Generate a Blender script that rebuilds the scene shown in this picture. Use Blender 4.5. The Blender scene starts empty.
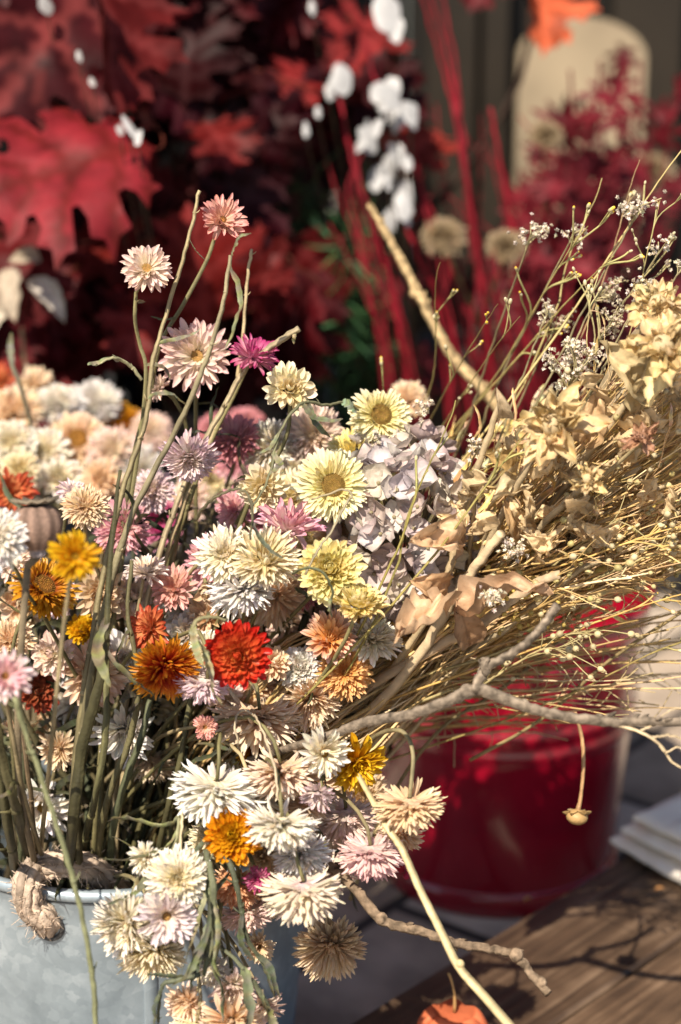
import bpy, math, random
import numpy as np
from mathutils import Vector, Matrix, noise as mnoise
from mathutils.geometry import delaunay_2d_cdt

sc = bpy.context.scene
COL = sc.collection
PI = math.pi
R = math.radians

# ------------------------------------------------------------------ camera geometry
CAM = np.array((0.0, 0.0, 0.838))
PITCH = R(18)
FPX = 1950.5
FOCUS = 1.145
cR = np.array((1.0, 0, 0))
cF = np.array((0, math.cos(PITCH), -math.sin(PITCH)))
cU = np.array((0, math.sin(PITCH), math.cos(PITCH)))

def P(px, py, d):
    return CAM + cF*d + cR*((px-340.5)/FPX*d) - cU*((py-512)/FPX*d)

def G(px, py, z):
    v = cF + cR*((px-340.5)/FPX) - cU*((py-512)/FPX)
    return CAM + v*((z-CAM[2])/v[2])

def A(x, y, z):
    """direction from right / up / towards-the-viewer amounts"""
    v = cR*x + cU*y - cF*z
    return v/np.linalg.norm(v)

def nrm(v):
    n = np.linalg.norm(v)
    return v/n if n > 1e-12 else v

def perp(a):
    h = np.array((0, 0, 1.0)) if abs(a[2]) < 0.9 else np.array((1.0, 0, 0))
    u = nrm(np.cross(a, h))
    return u, np.cross(a, u)

# ------------------------------------------------------------------ mesh builder
class MB:
    def __init__(s):
        s.v = []; s.f = []; s.c = []; s.n = 0
    def add(s, verts, faces, cols):
        verts = np.asarray(verts, float)
        k = len(verts)
        cols = np.asarray(cols, float)
        if cols.ndim == 1:
            cols = np.tile(cols, (k, 1))
        s.v.append(verts); s.c.append(cols)
        n = s.n
        s.f.extend([tuple(i+n for i in f) for f in faces])
        s.n += k
    def grid(s, g, cols, closed=False):
        """g: (a,b,3) array of points"""
        a, b = g.shape[:2]
        fs = []
        for i in range(a-1):
            for j in range(b if closed else b-1):
                j2 = (j+1) % b
                fs.append((i*b+j, i*b+j2, (i+1)*b+j2, (i+1)*b+j))
        cols = np.asarray(cols, float)
        if cols.ndim == 3: cols = cols.reshape(-1, 3)
        s.add(g.reshape(-1, 3), fs, cols)
    def tube(s, pts, rad, col, sides=6, cap=True, col2=None, wob=0.0, rng=None):
        pts = np.asarray(pts, float)
        k = len(pts)
        rad = np.asarray(rad, float) if np.ndim(rad) else np.full(k, float(rad))
        if len(rad) != k:
            rad = np.interp(np.linspace(0, 1, k), np.linspace(0, 1, len(rad)), rad)
        T = np.gradient(pts, axis=0)
        u, w = perp(nrm(T[0]))
        ring = []
        ang = np.arange(sides)*2*PI/sides
        ribs = np.array([rng.uniform(.82, 1.14) for _ in range(sides)])[:, None] if rng and sides > 7 else 1.0
        for i in range(k):
            t = nrm(T[i])
            u = nrm(u - t*np.dot(u, t)); w = np.cross(t, u)
            rr = rad[i]*ribs
            if wob and rng: rr *= 1 + rng.uniform(-wob, wob)
            ring.append(pts[i] + rr*(np.cos(ang)[:, None]*u + np.sin(ang)[:, None]*w))
        g = np.array(ring)
        c1 = np.asarray(col, float)
        if col2 is not None:
            t = np.linspace(0, 1, k)[:, None, None]
            cc = (c1*(1-t) + np.asarray(col2, float)*t)*np.ones((k, sides, 1))
        else:
            cc = np.tile(c1, (k, sides, 1))
        if rng:
            cc = cc*np.array([rng.uniform(.82, 1.15) for _ in range(k)])[:, None, None]
        if rng and sides > 4: cc = cc*np.array([rng.uniform(.55, 1.25) for _ in range(sides)])[None, :, None]
        base = s.n
        s.grid(g, cc, True)
        if cap:
            s.f.append(tuple(base+i for i in range(sides))[::-1])
            s.f.append(tuple(base+(k-1)*sides+i for i in range(sides)))
    def ball(s, c, r, col, axis=None, stretch=1.0, seg=7, rings=5, tipcol=None):
        axis = np.array((0, 0, 1.0)) if axis is None else nrm(axis)
        u, w = perp(axis)
        th = np.linspace(0.02, PI-0.02, rings)
        ph = np.arange(seg)*2*PI/seg
        g = np.array([[c + r*(math.sin(t)*(math.cos(p)*u + math.sin(p)*w) + stretch*math.cos(t)*axis) for p in ph] for t in th])
        cc = np.tile(np.asarray(col, float), (rings, seg, 1))
        if tipcol is not None:
            cc[:max(1, rings//3)] = tipcol
        s.grid(g, cc, True)
    def box(s, c, half, col, rot=None):
        c = np.asarray(c, float); h = np.asarray(half, float)
        q = np.array([(x, y, z) for z in (-1, 1) for y in (-1, 1) for x in (-1, 1)], float)*h
        if rot is not None: q = q @ np.asarray(rot).T
        s.add(q+c, [(0, 2, 3, 1), (4, 5, 7, 6), (0, 1, 5, 4), (2, 6, 7, 3), (0, 4, 6, 2), (1, 3, 7, 5)], col)
    def lathe(s, c, prof, col, seg=96, u=None, w=None, axis=None):
        c = np.asarray(c, float)
        u = np.array((1.0, 0, 0)) if u is None else u
        w = np.array((0, 1.0, 0)) if w is None else w
        axis = np.array((0, 0, 1.0)) if axis is None else axis
        ph = np.arange(seg)*2*PI/seg
        g = np.array([[c + r*(math.cos(p)*u + math.sin(p)*w) + z*axis for p in ph] for r, z in prof])
        s.grid(g, np.tile(np.asarray(col, float), (len(prof), seg, 1)), True)
    def build(s, name, mat, parent=None, smooth=True, org=None):
        me = bpy.data.meshes.new(name)
        V = np.concatenate(s.v); C = np.concatenate(s.c)
        if parent is not None:
            o0 = parent.matrix_basis.translation if parent.parent is None else (parent.matrix_basis.translation + parent.parent.matrix_basis.translation)
            V = V - np.array(o0)
        elif org is not None:
            V = V - np.array(org)
        me.from_pydata(V.tolist(), [], s.f)
        at = me.attributes.new('col', 'FLOAT_COLOR', 'POINT')
        at.data.foreach_set('color', np.concatenate([np.clip(C, 0, 1), np.ones((len(C), 1))], 1).astype(np.float32).ravel())
        if smooth:
            me.polygons.foreach_set('use_smooth', [True]*len(me.polygons))
        me.update()
        o = bpy.data.objects.new(name, me)
        me.materials.append(mat)
        COL.objects.link(o)
        if parent is not None: o.parent = parent
        elif org is not None: o.location = org
        return o

LABELS = set()
def tag(o, label, cat, group=None, kind=None):
    o['label'] = label
    if cat: o['category'] = cat
    if group: o['group'] = group
    if kind: o['kind'] = kind
    return o

def thing(name, loc, label, cat, group=None):
    o = bpy.data.objects.new(name, None)
    o.empty_display_size = 0.01
    COL.objects.link(o)
    o.location = loc
    return tag(o, label, cat, group)

def bez(a, b, c, d, n=14):
    t = np.linspace(0, 1, n)[:, None]
    return (1-t)**3*a + 3*(1-t)**2*t*b + 3*(1-t)*t*t*c + t**3*d

def spline(pts, per=6):
    p = [np.asarray(q, float) for q in pts]
    p = [2*p[0]-p[1]] + p + [2*p[-1]-p[-2]]
    out = []
    for i in range(1, len(p)-2):
        for k in range(per):
            t = k/per
            out.append(0.5*((2*p[i]) + (-p[i-1]+p[i+1])*t + (2*p[i-1]-5*p[i]+4*p[i+1]-p[i+2])*t*t + (-p[i-1]+3*p[i]-3*p[i+1]+p[i+2])*t**3))
    out.append(p[-2])
    return np.array(out)

def pl(pts, per=6):
    return spline([P(*q) for q in pts], per)

def rough(pts, amp, rng, freq=1):
    pts = np.array(pts)
    return pts + np.array([[rng.uniform(-amp, amp) for _ in range(3)] for _ in pts])

# ------------------------------------------------------------------ materials
def new_mat(name):
    m = bpy.data.materials.new(name); m.use_nodes = True
    nt = m.node_tree; nt.nodes.clear()
    out = nt.nodes.new('ShaderNodeOutputMaterial')
    return m, nt, out

def col_mat(name, rgh=0.5, transl=0.2, bscale=900, bstr=0.2, spec=0.4, var=0.25, vscale=120, sheen=0.0, coat=0.0):
    m, nt, out = new_mat(name)
    N = nt.nodes; L = nt.links
    at = N.new('ShaderNodeAttribute'); at.attribute_name = 'col'
    tc = N.new('ShaderNodeTexCoord')
    nz = N.new('ShaderNodeTexNoise'); nz.inputs['Scale'].default_value = vscale; nz.inputs['Detail'].default_value = 4
    L.new(tc.outputs['Object'], nz.inputs['Vector'])
    mr = N.new('ShaderNodeMapRange'); mr.inputs['From Min'].default_value = .25; mr.inputs['From Max'].default_value = .75
    mr.inputs['To Min'].default_value = 1-var; mr.inputs['To Max'].default_value = 1+var*.6
    L.new(nz.outputs['Fac'], mr.inputs['Value'])
    mx = N.new('ShaderNodeVectorMath'); mx.operation = 'SCALE'
    L.new(at.outputs['Color'], mx.inputs[0]); L.new(mr.outputs['Result'], mx.inputs['Scale'])
    bs = N.new('ShaderNodeBsdfPrincipled')
    bs.inputs['Roughness'].default_value = rgh
    bs.inputs['Specular IOR Level'].default_value = spec
    bs.inputs['Sheen Weight'].default_value = sheen
    bs.inputs['Coat Weight'].default_value = coat
    L.new(mx.outputs[0], bs.inputs['Base Color'])
    n2 = N.new('ShaderNodeTexNoise'); n2.inputs['Scale'].default_value = bscale; n2.inputs['Detail'].default_value = 3
    L.new(tc.outputs['Object'], n2.inputs['Vector'])
    bp = N.new('ShaderNodeBump'); bp.inputs['Strength'].default_value = bstr; bp.inputs['Distance'].default_value = 0.001
    L.new(n2.outputs['Fac'], bp.inputs['Height']); L.new(bp.outputs['Normal'], bs.inputs['Normal'])
    if transl > 0:
        tr = N.new('ShaderNodeBsdfTranslucent'); L.new(mx.outputs[0], tr.inputs['Color'])
        ms = N.new('ShaderNodeMixShader'); ms.inputs[0].default_value = transl
        L.new(bs.outputs[0], ms.inputs[1]); L.new(tr.outputs[0], ms.inputs[2])
        L.new(ms.outputs[0], out.inputs['Surface'])
    else:
        L.new(bs.outputs[0], out.inputs['Surface'])
    return m

M_petal = col_mat('papery_bract', .42, .30, 700, .15, .45, .12, 150)
M_disc = col_mat('flower_disc', .8, 0, 1500, .8, .2, .35, 600)
M_stem = col_mat('dry_stem', .6, 0, 500, .5, .3, .35, 90)
M_leaf = col_mat('dry_leaf', .6, .15, 500, .5, .3, .35, 130)
M_straw = col_mat('straw', .5, .08, 600, .4, .4, .3, 110)
M_tan = col_mat('parchment_leaf', .5, .2, 300, .6, .4, .3, 60)
M_hyd = col_mat('hydrangea_petal', .55, .25, 500, .5, .3, .3, 130)
M_bark = col_mat('pale_bark', .85, 0, 420, 1.0, .15, .75, 230)
M_oak = col_mat('red_oak_leaf', .48, .22, 120, .6, .09, .55, 34)
M_crim = col_mat('crimson_leaf', .6, .15, 200, .4, .25, .4, 50)
M_rope = col_mat('jute', .9, 0, 900, .8, .1, .35, 200)
M_wall = col_mat('stained_timber', .6, 0, 60, .3, .3, .45, 6)
M_cloth = col_mat('white_cloth', .85, 0, 500, .3, .2, .1, 20)
M_phys = col_mat('lantern_skin', .5, .3, 250, .5, .35, .3, 60)
M_dark = col_mat('dark_metal', .5, 0, 100, .2, .4, .3, 10)

def stretched_wood():
    m, nt, out = new_mat('weathered_wood'); N = nt.nodes; L = nt.links
    at = N.new('ShaderNodeAttribute'); at.attribute_name = 'col'
    tc = N.new('ShaderNodeTexCoord'); mp = N.new('ShaderNodeMapping')
    mp.inputs['Scale'].default_value = (3, 60, 60)
    L.new(tc.outputs['Object'], mp.inputs['Vector'])
    n1 = N.new('ShaderNodeTexNoise'); n1.inputs['Scale'].default_value = 2.2; n1.inputs['Detail'].default_value = 8; n1.inputs['Distortion'].default_value = .6
    L.new(mp.outputs[0], n1.inputs['Vector'])
    n3 = N.new('ShaderNodeTexNoise'); n3.inputs['Scale'].default_value = 14; n3.inputs['Detail'].default_value = 5
    L.new(tc.outputs['Object'], n3.inputs['Vector'])
    ad = N.new('ShaderNodeMath'); ad.operation = 'MULTIPLY'
    L.new(n1.outputs['Fac'], ad.inputs[0]); L.new(n3.outputs['Fac'], ad.inputs[1])
    cr = N.new('ShaderNodeValToRGB')
    e = cr.color_ramp.elements
    e[0].position = .12; e[0].color = (.035, .021, .013, 1)
    e[1].position = .42; e[1].color = (.27, .18, .115, 1)
    q = e.new(.25); q.color = (.105, .064, .038, 1)
    L.new(ad.outputs[0], cr.inputs['Fac'])
    mx = N.new('ShaderNodeVectorMath'); mx.operation = 'MULTIPLY'
    mp2 = N.new('ShaderNodeMapping'); mp2.inputs['Scale'].default_value = (1.6, 95, 95); L.new(tc.outputs['Object'], mp2.inputs['Vector'])
    n5 = N.new('ShaderNodeTexNoise'); n5.inputs['Scale'].default_value = 1.6; n5.inputs['Detail'].default_value = 3; L.new(mp2.outputs[0], n5.inputs['Vector'])
    ck = N.new('ShaderNodeMapRange'); ck.inputs['From Min'].default_value = .30; ck.inputs['From Max'].default_value = .37; ck.inputs['To Min'].default_value = .12
    L.new(n5.outputs['Fac'], ck.inputs['Value'])
    m0 = N.new('ShaderNodeVectorMath'); m0.operation = 'SCALE'; L.new(cr.outputs['Color'], m0.inputs[0]); L.new(ck.outputs[0], m0.inputs['Scale'])
    L.new(m0.outputs[0], mx.inputs[0]); L.new(at.outputs['Color'], mx.inputs[1])
    bs = N.new('ShaderNodeBsdfPrincipled'); bs.inputs['Roughness'].default_value = .5
    L.new(mx.outputs[0], bs.inputs['Base Color'])
    bp = N.new('ShaderNodeBump'); bp.inputs['Strength'].default_value = .5; bp.inputs['Distance'].default_value = .003
    L.new(n1.outputs['Fac'], bp.inputs['Height']); L.new(bp.outputs['Normal'], bs.inputs['Normal'])
    L.new(bs.outputs[0], out.inputs['Surface'])
    return m
M_wood = stretched_wood()

def zinc():
    m, nt, out = new_mat('galvanised_zinc'); N = nt.nodes; L = nt.links
    tc = N.new('ShaderNodeTexCoord')
    vo = N.new('ShaderNodeTexVoronoi'); vo.inputs['Scale'].default_value = 130
    nz = N.new('ShaderNodeTexNoise'); nz.inputs['Scale'].default_value = 38; nz.inputs['Detail'].default_value = 8; nz.inputs['Roughness'].default_value = .65
    n2 = N.new('ShaderNodeTexNoise'); n2.inputs['Scale'].default_value = 9; n2.inputs['Detail'].default_value = 6
    ds = N.new('ShaderNodeVectorMath'); ds.operation = 'ADD'
    sc_ = N.new('ShaderNodeVectorMath'); sc_.operation = 'SCALE'; sc_.inputs['Scale'].default_value = .02
    L.new(tc.outputs['Object'], nz.inputs['Vector']); L.new(tc.outputs['Object'], n2.inputs['Vector'])
    L.new(nz.outputs['Color'], sc_.inputs[0]); L.new(tc.outputs['Object'], ds.inputs[0]); L.new(sc_.outputs[0], ds.inputs[1])
    L.new(ds.outputs[0], vo.inputs['Vector'])
    m1 = N.new('ShaderNodeMath'); m1.operation = 'MULTIPLY'; m1.inputs[1].default_value = .16
    sp = N.new('ShaderNodeSeparateColor'); L.new(vo.outputs['Color'], sp.inputs[0]); L.new(sp.outputs[0], m1.inputs[0])
    m2 = N.new('ShaderNodeMath'); m2.operation = 'MULTIPLY_ADD'; m2.inputs[1].default_value = .65
    L.new(nz.outputs['Fac'], m2.inputs[0]); L.new(m1.outputs[0], m2.inputs[2])
    m3 = N.new('ShaderNodeMath'); m3.operation = 'MULTIPLY_ADD'; m3.inputs[1].default_value = .6
    L.new(n2.outputs['Fac'], m3.inputs[0]); L.new(m2.outputs[0], m3.inputs[2])
    cr = N.new('ShaderNodeValToRGB'); e = cr.color_ramp.elements
    e[0].position = .45; e[0].color = (.20, .25, .285, 1)
    e[1].position = 1.1 if False else 1.0; e[1].color = (.50, .57, .61, 1)
    q = e.new(.78); q.color = (.33, .395, .44, 1)
    L.new(m3.outputs[0], cr.inputs['Fac'])
    bs = N.new('ShaderNodeBsdfPrincipled'); bs.inputs['Metallic'].default_value = .45
    L.new(cr.outputs['Color'], bs.inputs['Base Color'])
    rr = N.new('ShaderNodeMapRange'); rr.inputs['To Min'].default_value = .38; rr.inputs['To Max'].default_value = .62
    L.new(nz.outputs['Fac'], rr.inputs['Value']); L.new(rr.outputs[0], bs.inputs['Roughness'])
    bp = N.new('ShaderNodeBump'); bp.inputs['Strength'].default_value = .25; bp.inputs['Distance'].default_value = .002
    L.new(n2.outputs['Fac'], bp.inputs['Height']); L.new(bp.outputs['Normal'], bs.inputs['Normal'])
    L.new(bs.outputs[0], out.inputs['Surface'])
    return m
M_zinc = zinc()

def enamel():
    m, nt, out = new_mat('red_enamel'); N = nt.nodes; L = nt.links
    tc = N.new('ShaderNodeTexCoord')
    nz = N.new('ShaderNodeTexNoise'); nz.inputs['Scale'].default_value = 12; nz.inputs['Detail'].default_value = 6
    L.new(tc.outputs['Object'], nz.inputs['Vector'])
    cr = N.new('ShaderNodeValToRGB'); e = cr.color_ramp.elements
    e[0].position = .3; e[0].color = (.23, .002, .013, 1); e[1].position = .75; e[1].color = (.36, .004, .022, 1)
    L.new(nz.outputs['Fac'], cr.inputs['Fac'])
    bs = N.new('ShaderNodeBsdfPrincipled'); bs.inputs['Roughness'].default_value = .24; bs.inputs['Coat Weight'].default_value = .9
    bs.inputs['Coat Roughness'].default_value = .07
    L.new(cr.outputs['Color'], bs.inputs['Base Color'])
    n2 = N.new('ShaderNodeTexNoise'); n2.inputs['Scale'].default_value = 25
    L.new(tc.outputs['Object'], n2.inputs['Vector'])
    bp = N.new('ShaderNodeBump'); bp.inputs['Strength'].default_value = .12; bp.inputs['Distance'].default_value = .004
    L.new(n2.outputs['Fac'], bp.inputs['Height']); L.new(bp.outputs['Normal'], bs.inputs['Normal'])
    L.new(bs.outputs[0], out.inputs['Surface'])
    return m
M_red = enamel()

def stone():
    m, nt, out = new_mat('stone_paving'); N = nt.nodes; L = nt.links
    tc = N.new('ShaderNodeTexCoord'); mp = N.new('ShaderNodeMapping')
    mp.inputs['Rotation'].default_value = (0, 0, R(-52))
    L.new(tc.outputs['Object'], mp.inputs['Vector'])
    br = N.new('ShaderNodeTexBrick'); br.inputs['Scale'].default_value = 1.0
    br.inputs['Brick Width'].default_value = .30; br.inputs['Row Height'].default_value = .11; br.inputs['Mortar Size'].default_value = .008
    br.inputs['Mortar Smooth'].default_value = .5
    br.inputs['Color1'].default_value = (.36, .28, .21, 1); br.inputs['Color2'].default_value = (.62, .53, .43, 1); br.inputs['Mortar'].default_value = (.055, .045, .04, 1)
    L.new(mp.outputs[0], br.inputs['Vector'])
    nz = N.new('ShaderNodeTexNoise'); nz.inputs['Scale'].default_value = 18; nz.inputs['Detail'].default_value = 9
    L.new(tc.outputs['Object'], nz.inputs['Vector'])
    mr = N.new('ShaderNodeMapRange'); mr.inputs['From Min'].default_value = .3; mr.inputs['From Max'].default_value = .7; mr.inputs['To Min'].default_value = .6; mr.inputs['To Max'].default_value = 1.2
    L.new(nz.outputs['Fac'], mr.inputs['Value'])
    mx = N.new('ShaderNodeVectorMath'); mx.operation = 'SCALE'
    L.new(br.outputs['Color'], mx.inputs[0]); L.new(mr.outputs[0], mx.inputs['Scale'])
    bs = N.new('ShaderNodeBsdfPrincipled'); bs.inputs['Roughness'].default_value = .85
    L.new(mx.outputs[0], bs.inputs['Base Color'])
    bp = N.new('ShaderNodeBump'); bp.inputs['Strength'].default_value = .5; bp.inputs['Distance'].default_value = .004
    L.new(nz.outputs['Fac'], bp.inputs['Height']); L.new(bp.outputs['Normal'], bs.inputs['Normal'])
    L.new(bs.outputs[0], out.inputs['Surface'])
    return m
M_stone = stone()

# ------------------------------------------------------------------ petals and flowers
PROF_T = np.array([0, .18, .4, .62, .8, .92, 1.0])
SHAPES = {
    'lance': np.array([.5, .78, .98, 1.0, .9, .62, .14]),
    'fat':   np.array([.55, .8, 1.0, 1.0, .88, .58, .12]),
    'thin':  np.array([.7, .9, 1.0, 1.0, .88, .60, .15]),
    'blunt': np.array([.5, .7, .88, 1.0, .95, .7, .18]),
}
SX = np.array([-1, -.5, 0, .5, 1.0])

def petal(mb, b, rad, axis, L, W, e, curl, cup, c0, c1, shape='lance', twist=0.0, rng=random, split=.5):
    t = PROF_T
    w = SHAPES[shape]*W*.5
    phi = e + curl*(t**1.3)
    ds = np.diff(t)*L
    pm = (phi[1:]+phi[:-1])/2
    x = np.concatenate([[0], np.cumsum(np.cos(pm)*ds)])
    h = np.concatenate([[0], np.cumsum(np.sin(pm)*ds)])
    S0 = np.cross(axis, rad)
    sway = twist*(t**2)*L*.35
    spine = b + x[:, None]*rad + h[:, None]*axis + sway[:, None]*S0
    Nn = -np.sin(phi)[:, None]*rad + np.cos(phi)[:, None]*axis
    tw = twist*t
    Sd = np.cos(tw)[:, None]*S0 + np.sin(tw)[:, None]*Nn
    N2 = -np.sin(tw)[:, None]*S0 + np.cos(tw)[:, None]*Nn
    g = spine[:, None, :] + (SX[None, :, None]*w[:, None, None])*Sd[:, None, :] + (cup*(SX**2)[None, :, None]*w[:, None, None])*N2[:, None, :]
    k = (np.clip((t-.22)/.78, 0, 1)**1.35)[:, None]
    cc = c0*(1-k) + c1*k
    # faint veins: the edges of a bract are paler than its middle
    vein = np.array([1.05, .96, 1.0, .96, 1.05])
    cols = cc[:, None, :]*vein[None, :, None]
    mb.grid(g, np.clip(cols, 0, 1))

def jit(c, rng, a=.08):
    f = 1+rng.uniform(-a, a)
    return np.clip(np.array([c[0]*f*(1+rng.uniform(-a, a)*.3), c[1]*f*(1+rng.uniform(-a, a)*.6), c[2]*f*(1+rng.uniform(-a, a))]), 0, .93)

# palettes: outer base, outer tip, inner base, inner tip, disc
PAL = {
    'apricot': ((.82, .42, .14), (.86, .60, .32), (.84, .50, .18), (.86, .62, .34), (.6, .4, .1)),
    'white': ((.84, .77, .62), (.90, .87, .81), (.86, .77, .56), (.91, .87, .76), (.55, .36, .10)),
    'cool': ((.80, .76, .70), (.88, .86, .84), (.84, .78, .68), (.90, .87, .82), (.5, .35, .12)),
    'cream': ((.84, .74, .50), (.88, .81, .66), (.86, .74, .46), (.89, .82, .62), (.50, .31, .10)),
    'lemon': ((.85, .79, .50), (.89, .86, .68), (.84, .75, .36), (.88, .83, .55), (.44, .30, .10)),
    'butter': ((.83, .73, .34), (.86, .79, .50), (.82, .69, .24), (.86, .78, .42), (.55, .42, .08)),
    'yellow':  ((.72, .40, .02), (.80, .56, .03), (.75, .42, .02), (.82, .60, .04), (.45, .28, .03)),
    'gold':    ((.70, .22, .01), (.78, .42, .02), (.75, .50, .03), (.80, .52, .03), (.66, .55, .06)),
    'rust':    ((.62, .30, .03), (.72, .42, .04), (.40, .08, .02), (.70, .40, .03), (.36, .19, .05)),
    'orange':  ((.75, .38, .05), (.62, .07, .03), (.80, .46, .04), (.74, .16, .03), (.55, .40, .05)),
    'redor':   ((.66, .08, .035), (.56, .015, .016), (.88, .44, .14), (.68, .07, .03), (.52, .48, .06)),
    'redtip':  ((.58, .03, .03), (.86, .44, .05), (.62, .05, .04), (.78, .24, .05), (.5, .3, .06)),
    'dun':     ((.40, .31, .20), (.46, .37, .25), (.44, .35, .23), (.48, .38, .26), (.2, .13, .06)),
    'coral':   ((.76, .36, .16), (.55, .07, .05), (.78, .42, .20), (.66, .15, .08), (.6, .4, .1)),
    'peach': ((.84, .62, .42), (.89, .77, .61), (.85, .63, .42), (.89, .78, .61), (.50, .28, .08)),
    'beige': ((.76, .60, .42), (.83, .71, .55), (.76, .57, .36), (.83, .70, .52), (.36, .22, .08)),
    'blush': ((.87, .77, .67), (.84, .64, .59), (.86, .76, .60), (.87, .72, .64), (.62, .42, .18)),
    'salmon': ((.84, .64, .54), (.78, .38, .36), (.82, .56, .44), (.78, .44, .38), (.55, .30, .12)),
    'pink': ((.86, .72, .68), (.78, .45, .51), (.82, .54, .53), (.76, .34, .42), (.6, .34, .14)),
    'lilac': ((.85, .77, .73), (.78, .61, .67), (.84, .73, .62), (.79, .66, .68), (.58, .38, .16)),
    'mauve': ((.86, .77, .66), (.85, .75, .62), (.66, .42, .48), (.74, .52, .57), (.5, .3, .15)),
    'magenta': ((.78, .46, .54), (.52, .035, .22), (.74, .26, .42), (.56, .05, .26), (.5, .3, .12)),
    'fade':    ((.76, .48, .48), (.70, .32, .36), (.74, .46, .44), (.70, .36, .38), (.42, .26, .1)),
    'brick':   ((.42, .14, .07), (.36, .06, .04), (.46, .20, .10), (.40, .10, .05), (.3, .16, .06)),
}

def rows_for(style):
    """(n, base radius, base height, length, width, elevation, curl, cup, mix inner 0..1, shape)"""
    out = []
    if style == 'daisy':
        out = [(30, .26, -.12, .58, .12, 10, -14, .4, 0, 'blunt'), (36, .27, -.07, .70, .115, 2, -6, .4, 0, 'blunt'), (36, .28, -.03, .71, .11, 8, -4, .4, .1, 'blunt'),
               (34, .29, 0, .66, .11, 15, -4, .4, .25, 'blunt'), (32, .30, .03, .56, .10, 24, -2, .4, .45, 'lance'), (30, .31, .05, .44, .09, 36, 6, .4, .65, 'lance'), (28, .31, .07, .30, .07, 52, 16, .4, .85, 'lance')]
    elif style == 'dome':
        out = [(22, .25, -.16, .55, .17, 8, -10, .3, 0, 'thin')]
        k = 8
        for i in range(k):
            f = i/(k-1)
            out.append((int(25-14*f), .40*(1-f)+.05, -.05+.20*f, .60-.24*f, .19-.03*f, 2+70*f, 18+18*f, .4, f, 'lance'))
    elif style == 'pom':
        k = 6
        out = [(20, .2, -.18, .5, .2, -12, 10, .4, 0, 'fat')]
        for i in range(k):
            f = i/(k-1)
            out.append((int(26-10*f), .36-.22*f, -.06+.16*f, .66-.16*f, .12-.01*f, -14+62*f, 6, .45, f, 'thin'))
    elif style == 'hang':
        out = [(9, .08, -.22, .30, .24, 24, 12, .4, .5, 'fat'), (13, .13, -.18, .40, .18, 6, 10, .4, .45, 'fat'), (17, .17, -.14, .56, .14, -10, 12, .4, .25, 'fat'),
               (25, .20, -.10, .76, .115, -20, 16, .45, 0, 'lance'), (28, .23, -.07, .80, .11, -11, 16, .45, 0, 'lance'), (30, .25, -.04, .82, .11, -2, 16, .45, 0, 'lance'), (30, .26, -.01, .83, .105, 8, 16, .45, .05, 'lance'),
               (29, .26, .02, .82, .105, 18, 14, .45, .1, 'lance'), (27, .25, .05, .79, .10, 29, 14, .45, .2, 'lance'), (23, .23, .08, .72, .10, 42, 12, .45, .4, 'lance'), (18, .2, .1, .62, .10, 56, 12, .45, .6, 'lance')]
    elif style == 'star':
        out = [(9, .1, -.16, .3, .2, 30, 10, .35, .2, 'fat'), (18, .18, -.08, .80, .17, 4, 6, .5, 0, 'lance'), (18, .2, -.03, .80, .165, 16, 6, .5, .1, 'lance'), (17, .2, .01, .76, .155, 28, 8, .5, .2, 'lance'),
               (14, .18, .05, .66, .14, 42, 8, .5, .5, 'lance'), (11, .16, .08, .55, .14, 55, 4, .4, .8, 'lance')]
    elif style == 'cone':
        k = 6
        for i in range(k):
            f = i/(k-1)
            out.append((int(16-7*f), .32-.22*f, -.10+.22*f, .68-.22*f, .25-.06*f, -14+88*f, 24, .5, f, 'fat'))
    elif style == 'bud':
        out = [(7, .2, -.2, .5, .4, 40, 30, .5, 0, 'fat'), (8, .2, -.1, .62, .34, 52, 34, .5, .2, 'fat'), (8, .16, 0, .62, .28, 62, 30, .5, .6, 'fat'), (6, .1, .05, .6, .2, 75, 20, .5, 1, 'fat')]
    return out

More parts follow.
